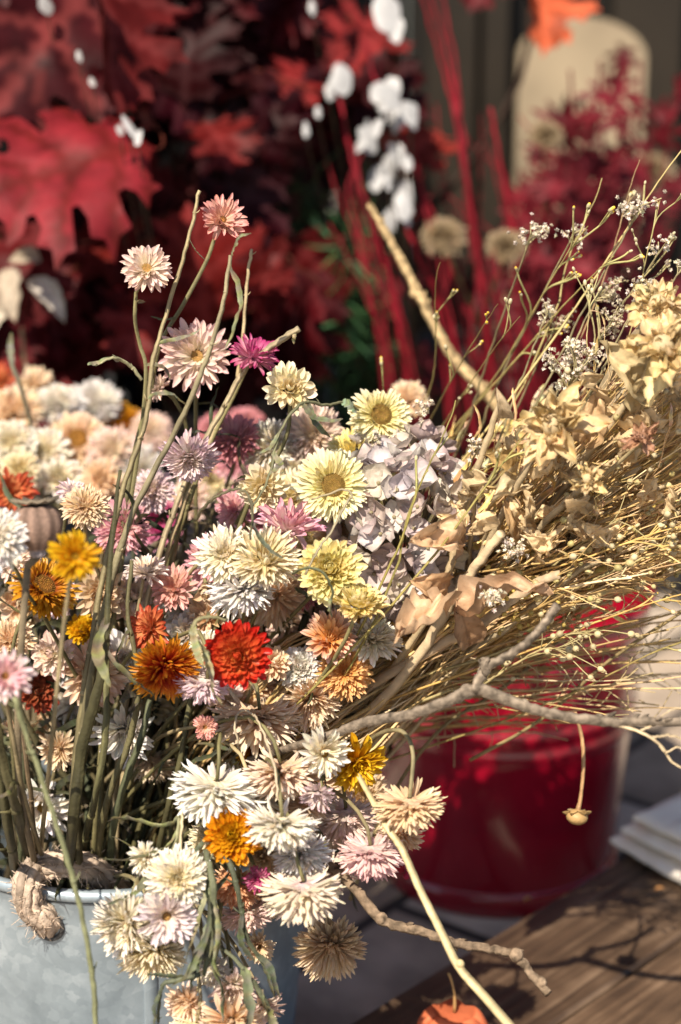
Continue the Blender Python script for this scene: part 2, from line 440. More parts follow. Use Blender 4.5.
def head(mb, dmb, c, axis, rad, style, pal, rng, disc=None, tipcol=None, wild=1.0):
    axis = nrm(np.asarray(axis, float))
    u, w = perp(axis)
    pa = [np.array(q)**1.22 for q in PAL[pal]]
    if tipcol is not None: tipcol = np.array(tipcol)**1.15
    dph, dam, dl = rng.uniform(0, 2*PI), rng.uniform(2, 10)*wild, rng.uniform(.03, .12)
    gap = rng.uniform(0, 2*PI) if rng.random() < .45*wild else None
    for (n, r0, h0, L, W, e, cl, cup, f, shp) in rows_for(style):
        if style == 'pom': n = int(n*1.95)
        elif style == 'dome': n = int(n*1.3)
        elif style == 'hang': n = int(n*1.5)
        elif style in ('star', 'daisy'): n = int(n*1.15)
        a0 = rng.uniform(0, 2*PI)
        for k in range(n):
            if rng.random() < .05*wild: continue
            a = a0 + k*2*PI/n + rng.gauss(0, .07*wild)
            rd = math.cos(a)*u + math.sin(a)*w
            ll = L*rad*(1+rng.gauss(0, .09*wild))*(1+dl*math.cos(a-dph*1.7)); ww = W*rad*(1+rng.gauss(0, .14))*1.14
            ee = R(e + rng.gauss(0, 8*wild) + dam*math.sin(a-dph)); cc = R(cl + rng.gauss(0, 14*wild))
            if gap is not None and abs((a-gap+PI) % (2*PI)-PI) < .45 and f < .6:
                if rng.random() < .4: continue
                cc += R(rng.uniform(-50, 60)); ll *= rng.uniform(.6, 1)
            if rng.random() < .06: cc += R(rng.uniform(-60, 70))
            c0 = jit(pa[0]*(1-f)+pa[2]*f, rng); c1 = jit(pa[1]*(1-f)+pa[3]*f, rng)
            if rng.random() < .07: c1 = c1*np.array((.78, .66, .5))
            if tipcol is not None: c1 = jit(np.array(tipcol), rng)*(1-f)+c1*f
            petal(mb, c + rd*r0*rad + axis*(h0+.06)*rad, rd, axis, ll, ww, ee, cc, cup*1.6*(1+rng.gauss(0, .35)), c0, c1, shp, rng.gauss(0, .22*wild), rng)
    if disc is None and style not in ('cone', 'bud'):
        mb.ball(c+axis*rad*.06, rad*.17, pa[2]*.75, axis, .8, 10, 6)
        for k in range(22):
            a = k*2.39996; q = math.sqrt((k+.5)/22)
            rd = math.cos(a)*u + math.sin(a)*w
            petal(mb, c + rd*rad*.15*q + axis*rad*(.14-.06*q), rd, axis, rad*(.30+.1*q)*(1+rng.gauss(0, .1)), rad*.11, R(84-26*q), R(22), .5, jit(pa[2], rng), jit(pa[3], rng), 'lance', rng.gauss(0, .2), rng)
    if disc is not None and dmb is not None:
        # crowded tubular florets on a low cushion
        dr = disc*rad; dc = pa[4]
        g = []
        for i, tt in enumerate(np.linspace(0, 1, 6)):
            rr = dr*tt
            hh = .10*rad + dr*.32*(1-tt**2) - dr*.28*math.exp(-(tt/.35)**2)
            g.append([c + axis*hh + rr*(math.cos(p)*u+math.sin(p)*w) for p in np.arange(16)*2*PI/16])
        dmb.grid(np.array(g), np.tile(dc*.8, (6, 16, 1)), True)
        nf = 210
        for i in range(nf):
            tt = math.sqrt((i+.5)/nf); a = i*2.39996
            p0 = c + dr*tt*(math.cos(a)*u+math.sin(a)*w) + axis*(.10*rad + dr*.32*(1-tt**2) - dr*.28*math.exp(-(tt/.35)**2))
            col = jit(dc*(1.05 if tt > .82 else .72 if tt > .5 else 1.25), rng, .18)
            dmb.ball(p0 + axis*dr*.05, dr*.05, col, axis, 1.7, 5, 4)

def strip(mb, p0, d0, L, W, col, rng, droop=0.0, curl=1.0, n=9, col2=None):
    W = W*.72; n = n if n < 9 else n+5; ca = rng.uniform(.35, .9)
    """dried narrow leaf: a folded, twisting ribbon"""
    d = nrm(np.asarray(d0, float)); p = np.asarray(p0, float)
    u, w = perp(d); a = rng.uniform(0, 2*PI)
    s = math.cos(a)*u + math.sin(a)*w
    bend = nrm(np.cross(d, s))*rng.uniform(.3, 1)*curl + s*rng.uniform(-.5, .5)*curl
    g = []; cc = []
    tw = rng.uniform(-2.2, 2.2)*curl
    c1 = np.asarray(col); c2 = c1 if col2 is None else np.asarray(col2)
    for i in range(n):
        t = i/(n-1)
        wd = W*.5*(math.sin(PI*min(1, (.12+.88*t)))**.6 if t < 1 else .0)*rng.uniform(.7, 1.25)+.0002
        ss = math.cos(tw*t)*s + math.sin(tw*t)*np.cross(d, s)
        nn = np.cross(d, ss)
        g.append([p - ss*wd + nn*wd*ca*rng.uniform(.6, 1.4), p, p + ss*wd + nn*wd*ca*rng.uniform(.6, 1.4)])
        q = jit(c1*(1-t)+c2*t, rng, .28); cc.append([q, q*.72, q*1.1])
        p = p + d*L/(n-1)
        d = nrm(d + bend*1.6/(n-1) + np.array((0, 0, -1.0))*droop*1.6/(n-1) + np.array([rng.gauss(0, .16) for _ in range(3)])*curl)
        s = nrm(s - d*np.dot(s, d))
    mb.grid(np.array(g), np.array(cc))

def broad(mb, b, tip, nhint, W, col, rng, bend=.3, cup=.4, crumple=.12, nl=26, nw=15, shape='ov', col2=None, rib=True):
    """broad dried leaf between two points"""
    b = np.asarray(b, float); tip = np.asarray(tip, float)
    d = tip-b; L = np.linalg.norm(d); d = d/L
    s = nrm(np.cross(d, nhint)); nn = np.cross(s, d)
    seed = Vector((rng.uniform(0, 99), rng.uniform(0, 99), rng.uniform(0, 99)))
    g = np.zeros((nl, nw, 3)); cc = np.zeros((nl, nw, 3))
    c1 = np.asarray(col); c2 = c1*.8 if col2 is None else np.asarray(col2)
    for i in range(nl):
        t = i/(nl-1)
        if shape == 'ov': wd = (math.sin(PI*t**.8)**.75)
        elif shape == 'trunc': wd = min(1, .25+1.6*t)*(1 if t < .9 else 1-.5*(t-.9)/.1)
        else: wd = math.sin(PI*(.08+.92*t)**1.1)**.9
        wd = max(wd, .03)*W*.5
        for j in range(nw):
            x = -1+2*j/(nw-1)
            z = bend*L*math.sin(PI*t)*.5 + cup*wd*(x*x) - .06*W*math.exp(-(x/.14)**2)
            nz = mnoise.noise_vector(Vector((x*1.3, t*3.2, 0))+seed)
            n3 = mnoise.noise(Vector((x*2.6, t*8, 5))+seed)
            z += crumple*L*.30*n3 + abs(x)**2*crumple*L*.5*mnoise.noise(Vector((x*.6, t*5, 11))+seed)
            ed = 1 + .22*mnoise.noise(Vector((t*9, x*.2, 3))+seed)*abs(x)
            g[i, j] = b + d*(L*t) + s*(x*wd*ed) + nn*z + crumple*L*.5*(nz[0]*s*.5 + nz[1]*nn + nz[2]*d*.3)*min(1, t*4)
            f = .5+.5*mnoise.noise(Vector((x*2, t*5, 7))+seed)
            c = c1*(1-f)+c2*f
            if rib and (abs(x) < .05 or (nw > 9 and abs(math.sin((t*6-abs(x)*1.2)*PI)) < .13)): c = c*.72
            c = c*(1-.38*max(0, abs(x)-.55)/.45*(.6+.8*f))
            cc[i, j] = c
    mb.grid(g, np.clip(cc, 0, 1))

# ------------------------------------------------------------------ leaf outlines
def leaf_mesh(half, step=.045):
    """triangulated symmetric leaf from half outline (x>=0), unit length; returns verts (x,y) and tris, distance to vein"""
    out = [(x, y) for x, y in half] + [(-x, y) for x, y in reversed(half[1:-1])]
    dense = []
    for i in range(len(out)):
        a = out[i]; b = out[(i+1) % len(out)]
        k = max(1, int(math.hypot(a[0]-b[0], a[1]-b[1])/step))
        for j in range(k):
            dense.append((a[0]+(b[0]-a[0])*j/k, a[1]+(b[1]-a[1])*j/k))
    n = len(dense)
    xs = [p[0] for p in dense]
    pts = [Vector(p) for p in dense]
    def inside(x, y):
        c = False
        for i in range(n):
            x1, y1 = dense[i]; x2, y2 = dense[(i+1) % n]
            if (y1 > y) != (y2 > y) and x < (x2-x1)*(y-y1)/(y2-y1)+x1: c = not c
        return c
    yy = step
    row = 0
    while yy < 1:
        xx = -.7 + (step/2 if row % 2 else 0)
        while xx < .7:
            if inside(xx, yy) and min((xx-q[0])**2+(yy-q[1])**2 for q in dense) > (step*.5)**2:
                pts.append(Vector((xx, yy)))
            xx += step
        yy += step; row += 1
    edges = [(i, (i+1) % n) for i in range(n)]
    v, e, f, _, _, _ = delaunay_2d_cdt(pts, edges, [list(range(n))], 1, 1e-6)
    return np.array([(p[0], p[1]) for p in v]), [tuple(t) for t in f]

OAK_HALF = [(0, 0), (.02, .04), (.08, .07), (.20, .09), (.25, .06), (.27, .13), (.34, .17), (.26, .20), (.22, .25), (.23, .29), (.33, .30), (.41, .29), (.43, .36), (.52, .42), (.43, .43), (.41, .50), (.33, .48),
            (.25, .50), (.24, .54), (.33, .57), (.43, .60), (.42, .66), (.46, .74), (.37, .72), (.33, .79), (.26, .73), (.19, .74), (.18, .78), (.25, .83), (.27, .92), (.18, .89), (.11, .95), (.07, .92), (.0, 1.0)]
OAK_VEINS = [((0, .03), (.34, .17)), ((0, .20), (.52, .42)), ((0, .42), (.46, .74)), ((0, .64), (.27, .92))]
MAP_HALF = [(0, 0), (.03, .02), (.16, -.06), (.30, -.02), (.14, .10), (.12, .16), (.34, .18), (.52, .30), (.30, .32), (.15, .30), (.14, .36), (.30, .50), (.38, .72), (.22, .60), (.09, .46), (.07, .55), (.08, .75), (0, 1.0)]
MAP_VEINS = [((0, .1), (.3, -.02)), ((0, .1), (.52, .30)), ((0, .1), (.38, .72))]
OAK = leaf_mesh(OAK_HALF, .05)
MAP = leaf_mesh(MAP_HALF, .085)

def vdist(x, y, veins):
    x = abs(x); d = x
    for (a, b) in veins:
        ax, ay = a; bx, by = b
        t = max(0, min(1, ((x-ax)*(bx-ax)+(y-ay)*(by-ay))/((bx-ax)**2+(by-ay)**2)))
        d = min(d, math.hypot(x-ax-t*(bx-ax), y-ay-t*(by-ay)))
    return d

def lobed(mb, lm, veins, b, tip, nhint, col, rng, bend=.2, curl=.3, crumple=.1, wide=1.0, col2=None, veincol=None):
    V, F = lm
    b = np.asarray(b, float); tip = np.asarray(tip, float)
    d = tip-b; L = np.linalg.norm(d); d = d/L
    s = nrm(np.cross(d, nhint)); nn = np.cross(s, d)
    seed = Vector((rng.uniform(0, 99), rng.uniform(0, 99), rng.uniform(0, 99)))
    c1 = np.asarray(col); c2 = c1*.6 if col2 is None else np.asarray(col2)
    vc = c1*1.25+.01 if veincol is None else np.asarray(veincol)
    pts = []; cc = []
    for x, y in V:
        nz = mnoise.noise_vector(Vector((x*2.2, y*2.2, 0))+seed)
        vd = vdist(x, y, veins)
        z = bend*math.sin(PI*min(1, max(0, y))) + curl*x*x*2 + crumple*nz[1] + .02*min(1, vd/.06)*(1)
        q = b + L*(d*(y+nz[2]*.04) + s*(x*wide*(1+nz[0]*.15)) + nn*z)
        pts.append(q)
        f = .5+.5*mnoise.noise(Vector((x*3, y*3, 9))+seed)
        c = c1*(1-f)+c2*f
        if vd < .028: c = vc
        cc.append(c)
    mb.add(np.array(pts), F, np.clip(np.array(cc), 0, 1))

# ================================================================== SETTING
rng = random.Random(5)
mb = MB()
mb.add([(-6, -3, 0), (6, -3, 0), (6, 6, 0), (-6, 6, 0)], [(0, 1, 2, 3)], (.5, .5, .5))
g = mb.build('ground', M_stone, smooth=False)
tag(g, 'grey brown stone paving under the buckets', 'ground', kind='structure')

# dark timber shop front behind
WY = 2.95
t = thing('timber_wall', (0, WY, 0), 'dark stained timber shop front behind all the dried flowers', 'wall')
mb = MB()
x = -3.0
while x < 3.0:
    w = rng.uniform(.10, .14)
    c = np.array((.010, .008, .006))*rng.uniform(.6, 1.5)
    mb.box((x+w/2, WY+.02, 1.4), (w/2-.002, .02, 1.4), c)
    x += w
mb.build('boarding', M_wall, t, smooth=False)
for px_, wd in ((455, .035), (655, .05), (500, .018)):
    mb = MB(); p = P(px_, 200, 2.75)
    mb.box((p[0], WY-.03, 1.4), (wd, .03, 1.39), np.array((.022, .016, .010)))
    mb.build('post', M_wall, t, smooth=False)

# arched pale board leaning on the shop front
d = 2.62
p0 = P(515, 300, d); p1 = P(640, 300, d); top = P(577, 14, d)
cx = (p0[0]+p1[0])/2; hw = (p1[0]-p0[0])/2; yb = P(577, 200, d)[1]
t = thing('arched_board', (cx, yb, 0), 'pale beige board with a rounded top behind the crimson leaves', 'board')
def arch(hw, rise, zt, inset=0):
    o = [(-hw, .02), (hw, .02)]
    for a in np.linspace(0, PI, 24):
        o.append((hw*math.cos(a), zt-rise+rise*math.sin(a)))
    return o
def extr(mb, outl, y0, y1, cx, col):
    n = len(outl)
    v = [(cx+x, y0, z) for x, z in outl] + [(cx+x, y1, z) for x, z in outl]
    f = [tuple(range(n)), tuple(range(2*n-1, n-1, -1))] + [(i, i+n, (i+1) % n+n, (i+1) % n) for i in range(n)]
    mb.add(v, f, col)
mb = MB(); extr(mb, arch(hw, hw*.62, top[2]), yb, yb+.03, cx, (.34, .27, .18)); mb.build('panel', M_wall, t, smooth=False)

# added awning, unseen above the frame, put there to shade everything near the wall
t = thing('added_shade_awning', (-1.7, WY, 1.75), 'added dark brown canvas awning, out of view, shading the branches from above', 'awning')
mb = MB(); v = []
AW0, AW1 = 1.30, WY+.0
for k in range(41):
    x_ = -3.2+k*.0725; s_ = .012*math.cos(k*PI)
    v.append([(x_, AW1-.001, 2.02), (x_, (AW0+AW1)/2, 1.85+s_*.6), (x_, AW0, 1.70+s_*.3), (x_, AW0+.004, 1.60+s_*.3), (x_, AW0+.008, 1.60+s_*.3), (x_, AW0+.012, 1.69+s_*.3), (x_, (AW0+AW1)/2, 1.84+s_*.6), (x_, AW1-.001, 2.01)])
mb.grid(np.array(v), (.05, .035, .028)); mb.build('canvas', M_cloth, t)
for x_ in (-3.1, -1.7, -.36):
    mb = MB(); mb.tube([(x_, WY-.01, 1.5), (x_, AW0+.03, 1.67)], .012, (.05, .05, .05), 8); mb.build('arm', M_dark, t)

# ================================================================== BUCKETS
ZR = .131
fr = P(98, 890, 1.185)
ZC = np.array((fr[0], fr[1]+ZR, 0.0)); ZH = fr[2]
t = thing('zinc_bucket', (ZC[0], ZC[1], 0), 'galvanised grey zinc bucket with a rope handle, full of strawflowers', 'bucket')
def zr(z): return .108+(ZR-.108)*z/ZH
mb = MB()
prof = [(.0, .004), (.10, .004), (.108, .0)]
for z in np.linspace(.004, ZH-.012, 22): prof.append((zr(z), z))
prof += [(zr(ZH)-.0002, ZH-.010)]
mb.lathe(ZC, prof, (.5, .5, .5), 128)
mb.lathe(ZC, [(zr(ZH)-.002, ZH-.006), (zr(ZH)-.003, ZH-.02), (zr(.1)-.003, .1), (zr(.01)-.003, .01), (0, .01)], (.5, .5, .5), 128)
mb.build('body', M_zinc, t)
mb = MB()
mb.lathe(ZC, [(ZR-.001+.0042*math.cos(a), ZH-.005+.0042*math.sin(a)) for a in np.linspace(-PI, PI, 13)], (.5, .5, .5), 128)
mb.build('rim', M_zinc, t)
mb = MB()
sa = math.atan2(-math.sqrt(max(0, 1-(.2)**2)), .2)
for k, z in enumerate(np.linspace(.003, ZH-.012, 2)): pass
seam = []
for z in np.linspace(.003, ZH-.011, 14):
    a = R(-76)
    seam.append([ZC + np.array(((zr(z)+q)*math.cos(a+da), (zr(z)+q)*math.sin(a+da), z)) for da, q in ((-.045, 0), (-.04, .0016), (.02, .0016), (.025, 0))])
mb.grid(np.array(seam), (.5, .5, .5)); mb.build('seam', M_zinc, t)
# rope handle: from inside, over the rim, back into an eyelet
def rope(mb, path, rr, rng, col):
    pts = spline(path, 10)
    n = len(pts); T = np.gradient(pts, axis=0)
    u, w = perp(nrm(T[0])); us = []; ws = []
    for i in range(n):
        tt = nrm(T[i]); u = nrm(u-tt*np.dot(u, tt)); w = np.cross(tt, u); us.append(u); ws.append(w)
    us = np.array(us); ws = np.array(ws)
    ln = np.concatenate([[0], np.cumsum(np.linalg.norm(np.diff(pts, axis=0), axis=1))])
    for k in range(9):
        a = ln/(rr*4.2)+k*2*PI/8
        off = 0 if k == 8 else rr*.66
        q = pts + (np.cos(a)[:, None]*us + np.sin(a)[:, None]*ws)*off
        q = q + np.array([[rng.gauss(0, rr*.035) for _ in range(3)] for _ in q])
        mb.tube(q, rr*.34, np.array(col)*rng.uniform(.75, 1.2), 7, True, wob=.1, rng=rng)
        for j in range(150):                          # loose fibres
            i = rng.randrange(1, n-1); b = q[i] + nrm(np.array([rng.gauss(0, 1) for _ in range(3)]))*rr*.3
            dd = nrm(np.array([rng.gauss(0, 1) for _ in range(3)]) + nrm(T[i])*1.6)
            mb.tube([b, b+dd*rr*.35, b+dd*rr*.9+np.array([rng.gauss(0, .25)*rr for _ in range(3)])], rng.choice([.00012, .0002, .0003]), np.array(col)*rng.uniform(.7, 1.5), 3, False)
mb = MB()
def zs(px_, py_, off):
    """point just off the bucket's outer wall under a pixel"""
    a = None
    for dd in np.linspace(1.08, 1.35, 400):
        p = P(px_, py_, dd)
        if math.hypot(p[0]-ZC[0], p[1]-ZC[1]) < zr(p[2]): return P(px_, py_, dd-off)
    return P(px_, py_, 1.2)
ropep = [zs(50, 928, -.014), zs(44, 918, .006), zs(30, 906, .014), zs(27, 888, .013)+np.array((0, 0, .004)), P(36, 871, 1.195), P(58, 864, 1.195), P(84, 866, 1.20), P(106, 880, 1.215), P(128, 908, 1.25), P(140, 950, 1.3)]
rope(mb, ropep, .0090, rng, (.66, .52, .40)); mb.build('rope_handle', M_rope, t)
mb = MB()
ec = zs(49, 926, .0005); en = nrm(np.array((ec[0]-ZC[0], ec[1]-ZC[1], 0)))
eu, ew = perp(en)
mb.lathe(ec, [(.0088+.0016*math.cos(a), .0016*math.sin(a)) for a in np.linspace(-PI, PI, 9)], (.05, .05, .05), 24, eu, ew, en)
mb.build('eyelet', M_dark, t)

# red bucket
RB = G(500, 915, 0.0)
RR0, RR1, RH = .102, .124, .262
RC = np.array((RB[0]+.004, RB[1]+RR0-.004, 0))
t = thing('red_bucket', (RC[0], RC[1], 0), 'glossy dark red enamel bucket under the dried grasses', 'bucket')
def rr_(z): return RR0+(RR1-RR0)*z/RH
mb = MB()
prof = [(0, .012), (RR0-.004, .012), (RR0-.003, .016)]
for z in np.linspace(.018, RH-.03, 60): prof.append((rr_(z)+.0028*sum(math.exp(-((z-q)/.0045)**2) for q in (.152, .170)), z))
for z in np.linspace(RH-.03, RH-.008, 10): prof.append((rr_(z)+.003*math.sin((z-RH+.03)/.022*PI), z))
prof += [(rr_(RH), RH), (rr_(RH)-.004, RH+.001), (rr_(RH)-.006, RH-.01), (rr_(.03)-.004, .03), (0, .03)]
mb.lathe(RC, prof, (.5, .5, .5), 128); mb.build('body', M_red, t)
mb = MB()
mb.lathe(RC, [(RR0-.005, .0), (RR0+.003, .0), (RR0+.0055, .004), (RR0+.0055, .016), (RR0+.004, .022), (RR0-.001, .0235), (RR0-.004, .02)], (.5, .5, .5), 128); mb.build('foot_ring', M_red, t)
mb = MB()
mb.lathe(RC, [(RR1+.001+.004*math.cos(a), RH+.004*math.sin(a)) for a in np.linspace(-PI, PI, 11)], (.5, .5, .5), 128); mb.build('rim', M_red, t)

# hidden dark vases that carry the leafy branches behind
VA = np.array((P(150, 500, 1.98)[0], 1.98, 0))
t = thing('dark_vase', tuple(VA), 'tall dark grey metal vase standing behind the zinc bucket', 'vase')
mb = MB(); mb.lathe(VA, [(0, .0), (.10, 0), (.105, .01), (.135, .33), (.138, .335), (.13, .335), (.10, .03), (0, .03)], (.03, .032, .035), 64); mb.build('body', M_dark, t)
mb = MB(); mb.lathe(VA, [(.136+.004*math.cos(a), .335+.004*math.sin(a)) for a in np.linspace(-PI, PI, 9)], (.05, .05, .055), 64); mb.build('rim', M_dark, t)
VB = np.array((P(40, 500, 1.6)[0]-.03, 1.63, 0))
t = thing('grey_tub', tuple(VB), 'dull grey tub holding the faded strawflowers behind the zinc bucket', 'tub')
mb = MB(); mb.lathe(VB, [(0, .0), (.12, 0), (.125, .01), (.15, .30), (.153, .305), (.145, .305), (.12, .03), (0, .03)], (.08, .085, .09), 64); mb.build('body', M_dark, t)
mb = MB(); mb.lathe(VB, [(.151+.004*math.cos(a), .305+.004*math.sin(a)) for a in np.linspace(-PI, PI, 9)], (.1, .105, .11), 64); mb.build('rim', M_dark, t)
VC = np.array((P(500, 500, 2.2)[0], 2.2, 0))
t = thing('brown_tub', tuple(VC), 'dark brown tub holding the red twigs behind the red bucket', 'tub')
mb = MB(); mb.lathe(VC, [(0, .0), (.12, 0), (.125, .01), (.16, .30), (.163, .305), (.155, .305), (.12, .03), (0, .03)], (.025, .02, .018), 64); mb.build('body', M_dark, t)
mb = MB(); mb.lathe(VC, [(.161+.004*math.cos(a), .305+.004*math.sin(a)) for a in np.linspace(-PI, PI, 9)], (.04, .03, .028), 64); mb.build('rim', M_dark, t)

# ================================================================== WOODEN TABLE
TZ = .10
e0 = G(342, 1024, TZ); e1 = G(560, 892, TZ)
du = nrm(e1-e0); dv = np.array((du[1], -du[0], 0))
t = thing('wooden_table', tuple(G(600, 960, TZ)*np.array((1, 1, 0))), 'low dark weathered plank table in front of the red bucket', 'table')
rotm = np.array([du, dv, (0, 0, 1)]).T
ang = math.atan2(du[1], du[0])
w0 = 0.0
widths = [.105, .12, .115, .12, .12, .12]
for i, w in enumerate(widths):
    l0, l1 = -.55, .62
    mb = MB()
    nx, ny = 30, 6
    c = np.array((1, 1, 1))*rng.uniform(.75, 1.2)
    gp = np.zeros((nx, ny, 3)); hz = TZ+rng.uniform(-.0015, .0015)
    # plank built in its own frame so that the grain runs along it
    prof = [(.0015, -.028), (.0015, -.003), (.004, 0), (w-.004, 0), (w-.0015, -.003), (w-.0015, -.028)]
    gv = np.array([[((l0+(l1-l0)*a/(nx-1)), y, z) for y, z in prof] for a in range(nx)])
    mb.grid(gv, np.tile(c, (nx, 6, 1)), True)
    n = mb.n
    mb.f.append(tuple(range(6))); mb.f.append(tuple(n-6+k for k in range(6))[::-1])
    o = mb.build('plank', M_wood, None, smooth=False)
    o.parent = t
    o.rotation_euler = (0, 0, ang)
    o.scale = (1, -1, 1)
    base = e0 + dv*w0
    o.location = (base[0]-t.location[0], base[1]-t.location[1], hz)
    w0 += w
for (a, b) in ((-.35, .06), (-.35, .6), (.5, .6), (.5, .06)):
    q = e0+du*a+dv*b
    mb = MB(); mb.box((q[0], q[1], (TZ-.03)/2), (.02, .02, (TZ-.031)/2), (.8, .8, .8), rotm); mb.build('leg', M_wood, t, smooth=False)

# folded cloths on the table, at the edge of the picture
p = G(668, 868, TZ)
grp = 'folded white cloths on the table'
for i, lab in enumerate(('folded off-white cloth lying directly on the dark planks', 'folded off-white cloth in the middle of the cloth pile', 'folded off-white cloth on top of the cloth pile')):
    mb = MB(); L, Wd, th = .058-.003*i, .043-.002*i, .0118
    ca, sa_ = math.cos(R(33+i*5)), math.sin(R(33+i*5)); n_ = 34
    z0 = TZ+.0012+i*.0124
    tops = np.zeros((n_, n_, 3)); bots = np.zeros((n_, n_, 3))
    for a in range(n_):
        for c_ in range(n_):
            u_ = math.sin((a/(n_-1)-.5)*PI); v_ = math.sin((c_/(n_-1)-.5)*PI)
            m__ = max(abs(u_), abs(v_)); h = th*.5*math.sqrt(max(0, 1-m__**7))
            fold = .0012*math.sin(v_*9+u_*2+i)+.0022*mnoise.noise(Vector((u_*1.6+i*7, v_*1.6, 2)))
            lx = u_*L*(1+.03*mnoise.noise(Vector((v_*2, i*3, 5)))); ly = v_*Wd*(1+.03*mnoise.noise(Vector((u_*2, i*3, 8))))
            crease = -.0022*math.exp(-((v_-.2)/.05)**2)*(i == 2)
            xx = p[0]+.030+i*.004+ca*lx-sa_*ly; yy = p[1]+.028+sa_*lx+ca*ly
            zc = z0+th*.5+fold*.35
            tops[a, c_] = (xx, yy, zc+h+crease); bots[a, c_] = (xx, yy, zc-h)
    mb.grid(tops, (.86, .79, .68)); mb.grid(bots[::-1], (.86, .79, .68))
    o = mb.build('folded_cloth', M_cloth, None, org=(p[0], p[1], TZ+i*.0155)); tag(o, lab, 'cloth', grp)

# added dark crate, stands in for the shaded background at the back right
q = G(740, 850, 0)
t = thing('added_dark_crate', (q[0]+.1, 2.25, 0), 'added dark grey slatted crate in place of shade beyond the white folded cloths', 'crate')
for k in range(4):
    mb = MB(); mb.box((q[0]+.1, 2.25, .05+k*.085), (.2, .012, .036), (.045, .042, .040)); mb.build('slat', M_wall, t, smooth=False)
for sx in (-.19, .19):
    mb = MB(); mb.box((q[0]+.1+sx, 2.275, .19), (.015, .0125, .19), (.04, .036, .034)); mb.build('upright', M_wall, t, smooth=False)
mb = MB(); mb.box((q[0]+.1, 2.42, .18), (.2, .012, .17), (.04, .036, .034)); mb.build('back_panel', M_wall, t, smooth=False)

# ================================================================== STRAWFLOWERS
GREENS = [(.13, .12, .06), (.16, .14, .07), (.10, .105, .055), (.19, .15, .085), (.08, .09, .05)]
GRP = 'strawflowers in the zinc bucket'
NAMED = []
seedc = [100]
def in_bucket(rng, spread=.085):
    a = rng.uniform(0, 2*PI); r = spread*math.sqrt(rng.random())
    return ZC + np.array((r*math.cos(a), r*math.sin(a), rng.uniform(.06, .14)))

def sflower(px, py, dp, d, style, pal, ax, label, disc=None, tip=None, leaves=1, rstem=.0013, path=None, end=None, group=GRP, wild=1.0, stemcol=None, sq=1.0, short=None, tug=.07):
    seedc[0] += 1
    rng = random.Random(seedc[0])
    c = P(px, py, d); rad = dp/2*d/FPX/0.98
    ax = A(*ax)
    if end is None: end = in_bucket(rng)
    a = c - ax*rad*.16
    if path is not None:
        pts = np.concatenate([[a], pl(path)])
    else:
        pts = bez(a, a-ax*tug*rng.uniform(.8, 1.2)+np.array((0, 0, .01)), end+np.array((rng.uniform(-.02, .02), rng.uniform(-.02, .02), .14)), end, 18)
        pts = rough(pts, .0009, rng)
    t = thing('strawflower', tuple(pts[-1]), label, 'flower', group)
    hb = MB(); db = MB() if disc else None
    head(hb, db, c, ax, rad, style, pal, rng, disc, tip, wild)
    ho = hb.build('flower_head', M_petal, t)
    if disc: db.build('flower_disc', M_disc, ho)
    sb = MB(); sc_ = np.array(stemcol if stemcol else rng.choice([(.30, .25, .13), (.25, .22, .10), (.36, .29, .16), (.20, .18, .08)]))
    sb.tube(pts, [rstem*.9, rstem, rstem*1.2, rstem*1.4], sc_, 6, True, sc_*.7, rng=rng)
    sb.build('stem', M_stem, t)
    for k in range(leaves):
        lb = MB(); i = rng.randrange(1, max(3, len(pts)//2))
        tg = nrm(pts[min(i+1, len(pts)-1)]-pts[i-1])
        rv = nrm(np.array([rng.gauss(0, 1) for _ in range(3)]))
        strip(lb, pts[i], nrm(rv - tg*.5), rng.uniform(.018, .04), rng.uniform(.0022, .0042), rng.choice(GREENS), rng, .3, 1.2)
        lb.build('leaf', M_leaf, t)
    NAMED.append((px, py, d, short or label))
    return t

F = sflower
# tall ones above the bunch
F(222, 221, 50, 1.17, 'star', 'salmon', (.35, .25, .9), 'salmon pink strawflower standing tallest above the bunch', disc=.16, leaves=1, path=[(214, 240, 1.19), (206, 262, 1.19), (183, 305, 1.19), (160, 345, 1.19), (150, 395, 1.2), (135, 450, 1.2), (118, 560, 1.2), (110, 640, 1.2), (98, 860, 1.22), (98, 960, 1.29)], short='tallest salmon pink strawflower')
F(147, 270, 54, 1.15, 'star', 'blush', (.05, .30, .95), 'pale pink tipped strawflower standing alone before the big red leaves', disc=.34, wild=.8, leaves=2, path=[(136, 292, 1.165), (135, 320, 1.17), (140, 345, 1.18), (146, 372, 1.18), (140, 440, 1.19), (122, 560, 1.2), (105, 700, 1.2), (92, 880, 1.235), (92, 960, 1.29)], short='pale pink tipped strawflower on its own')
F(197, 357, 74, 1.19, 'star', 'blush', (.05, .15, 1), 'large pale pink strawflower with apricot heart behind tall stems', disc=.30, tip=(.80, .56, .54), short='large pale pink strawflower with apricot heart', leaves=1)
F(252, 358, 54, 1.18, 'star', 'magenta', (.35, .75, .5), 'bright magenta strawflower seen from the side beside a cut stub', leaves=1, short='bright magenta strawflower', path=[(245, 372, 1.19), (232, 400, 1.195), (212, 440, 1.2), (190, 500, 1.2), (160, 600, 1.22), (120, 800, 1.24), (110, 950, 1.29)])
F(289, 390, 56, 1.15, 'cone', 'cream', (.15, .25, .95), 'cream strawflower with plump pointed bracts below the magenta flower', leaves=1, short='cream strawflower with plump bracts', path=[(290, 408, 1.165), (288, 430, 1.17), (278, 455, 1.175), (250, 500, 1.19), (200, 640, 1.22), (130, 860, 1.25), (120, 950, 1.29)])
F(190, 458, 58, 1.16, 'pom', 'lilac', (-.1, -.55, .8), 'lilac pink strawflower nodding beside the tall stems', tip=(.74, .54, .62), short='nodding lilac pink strawflower')
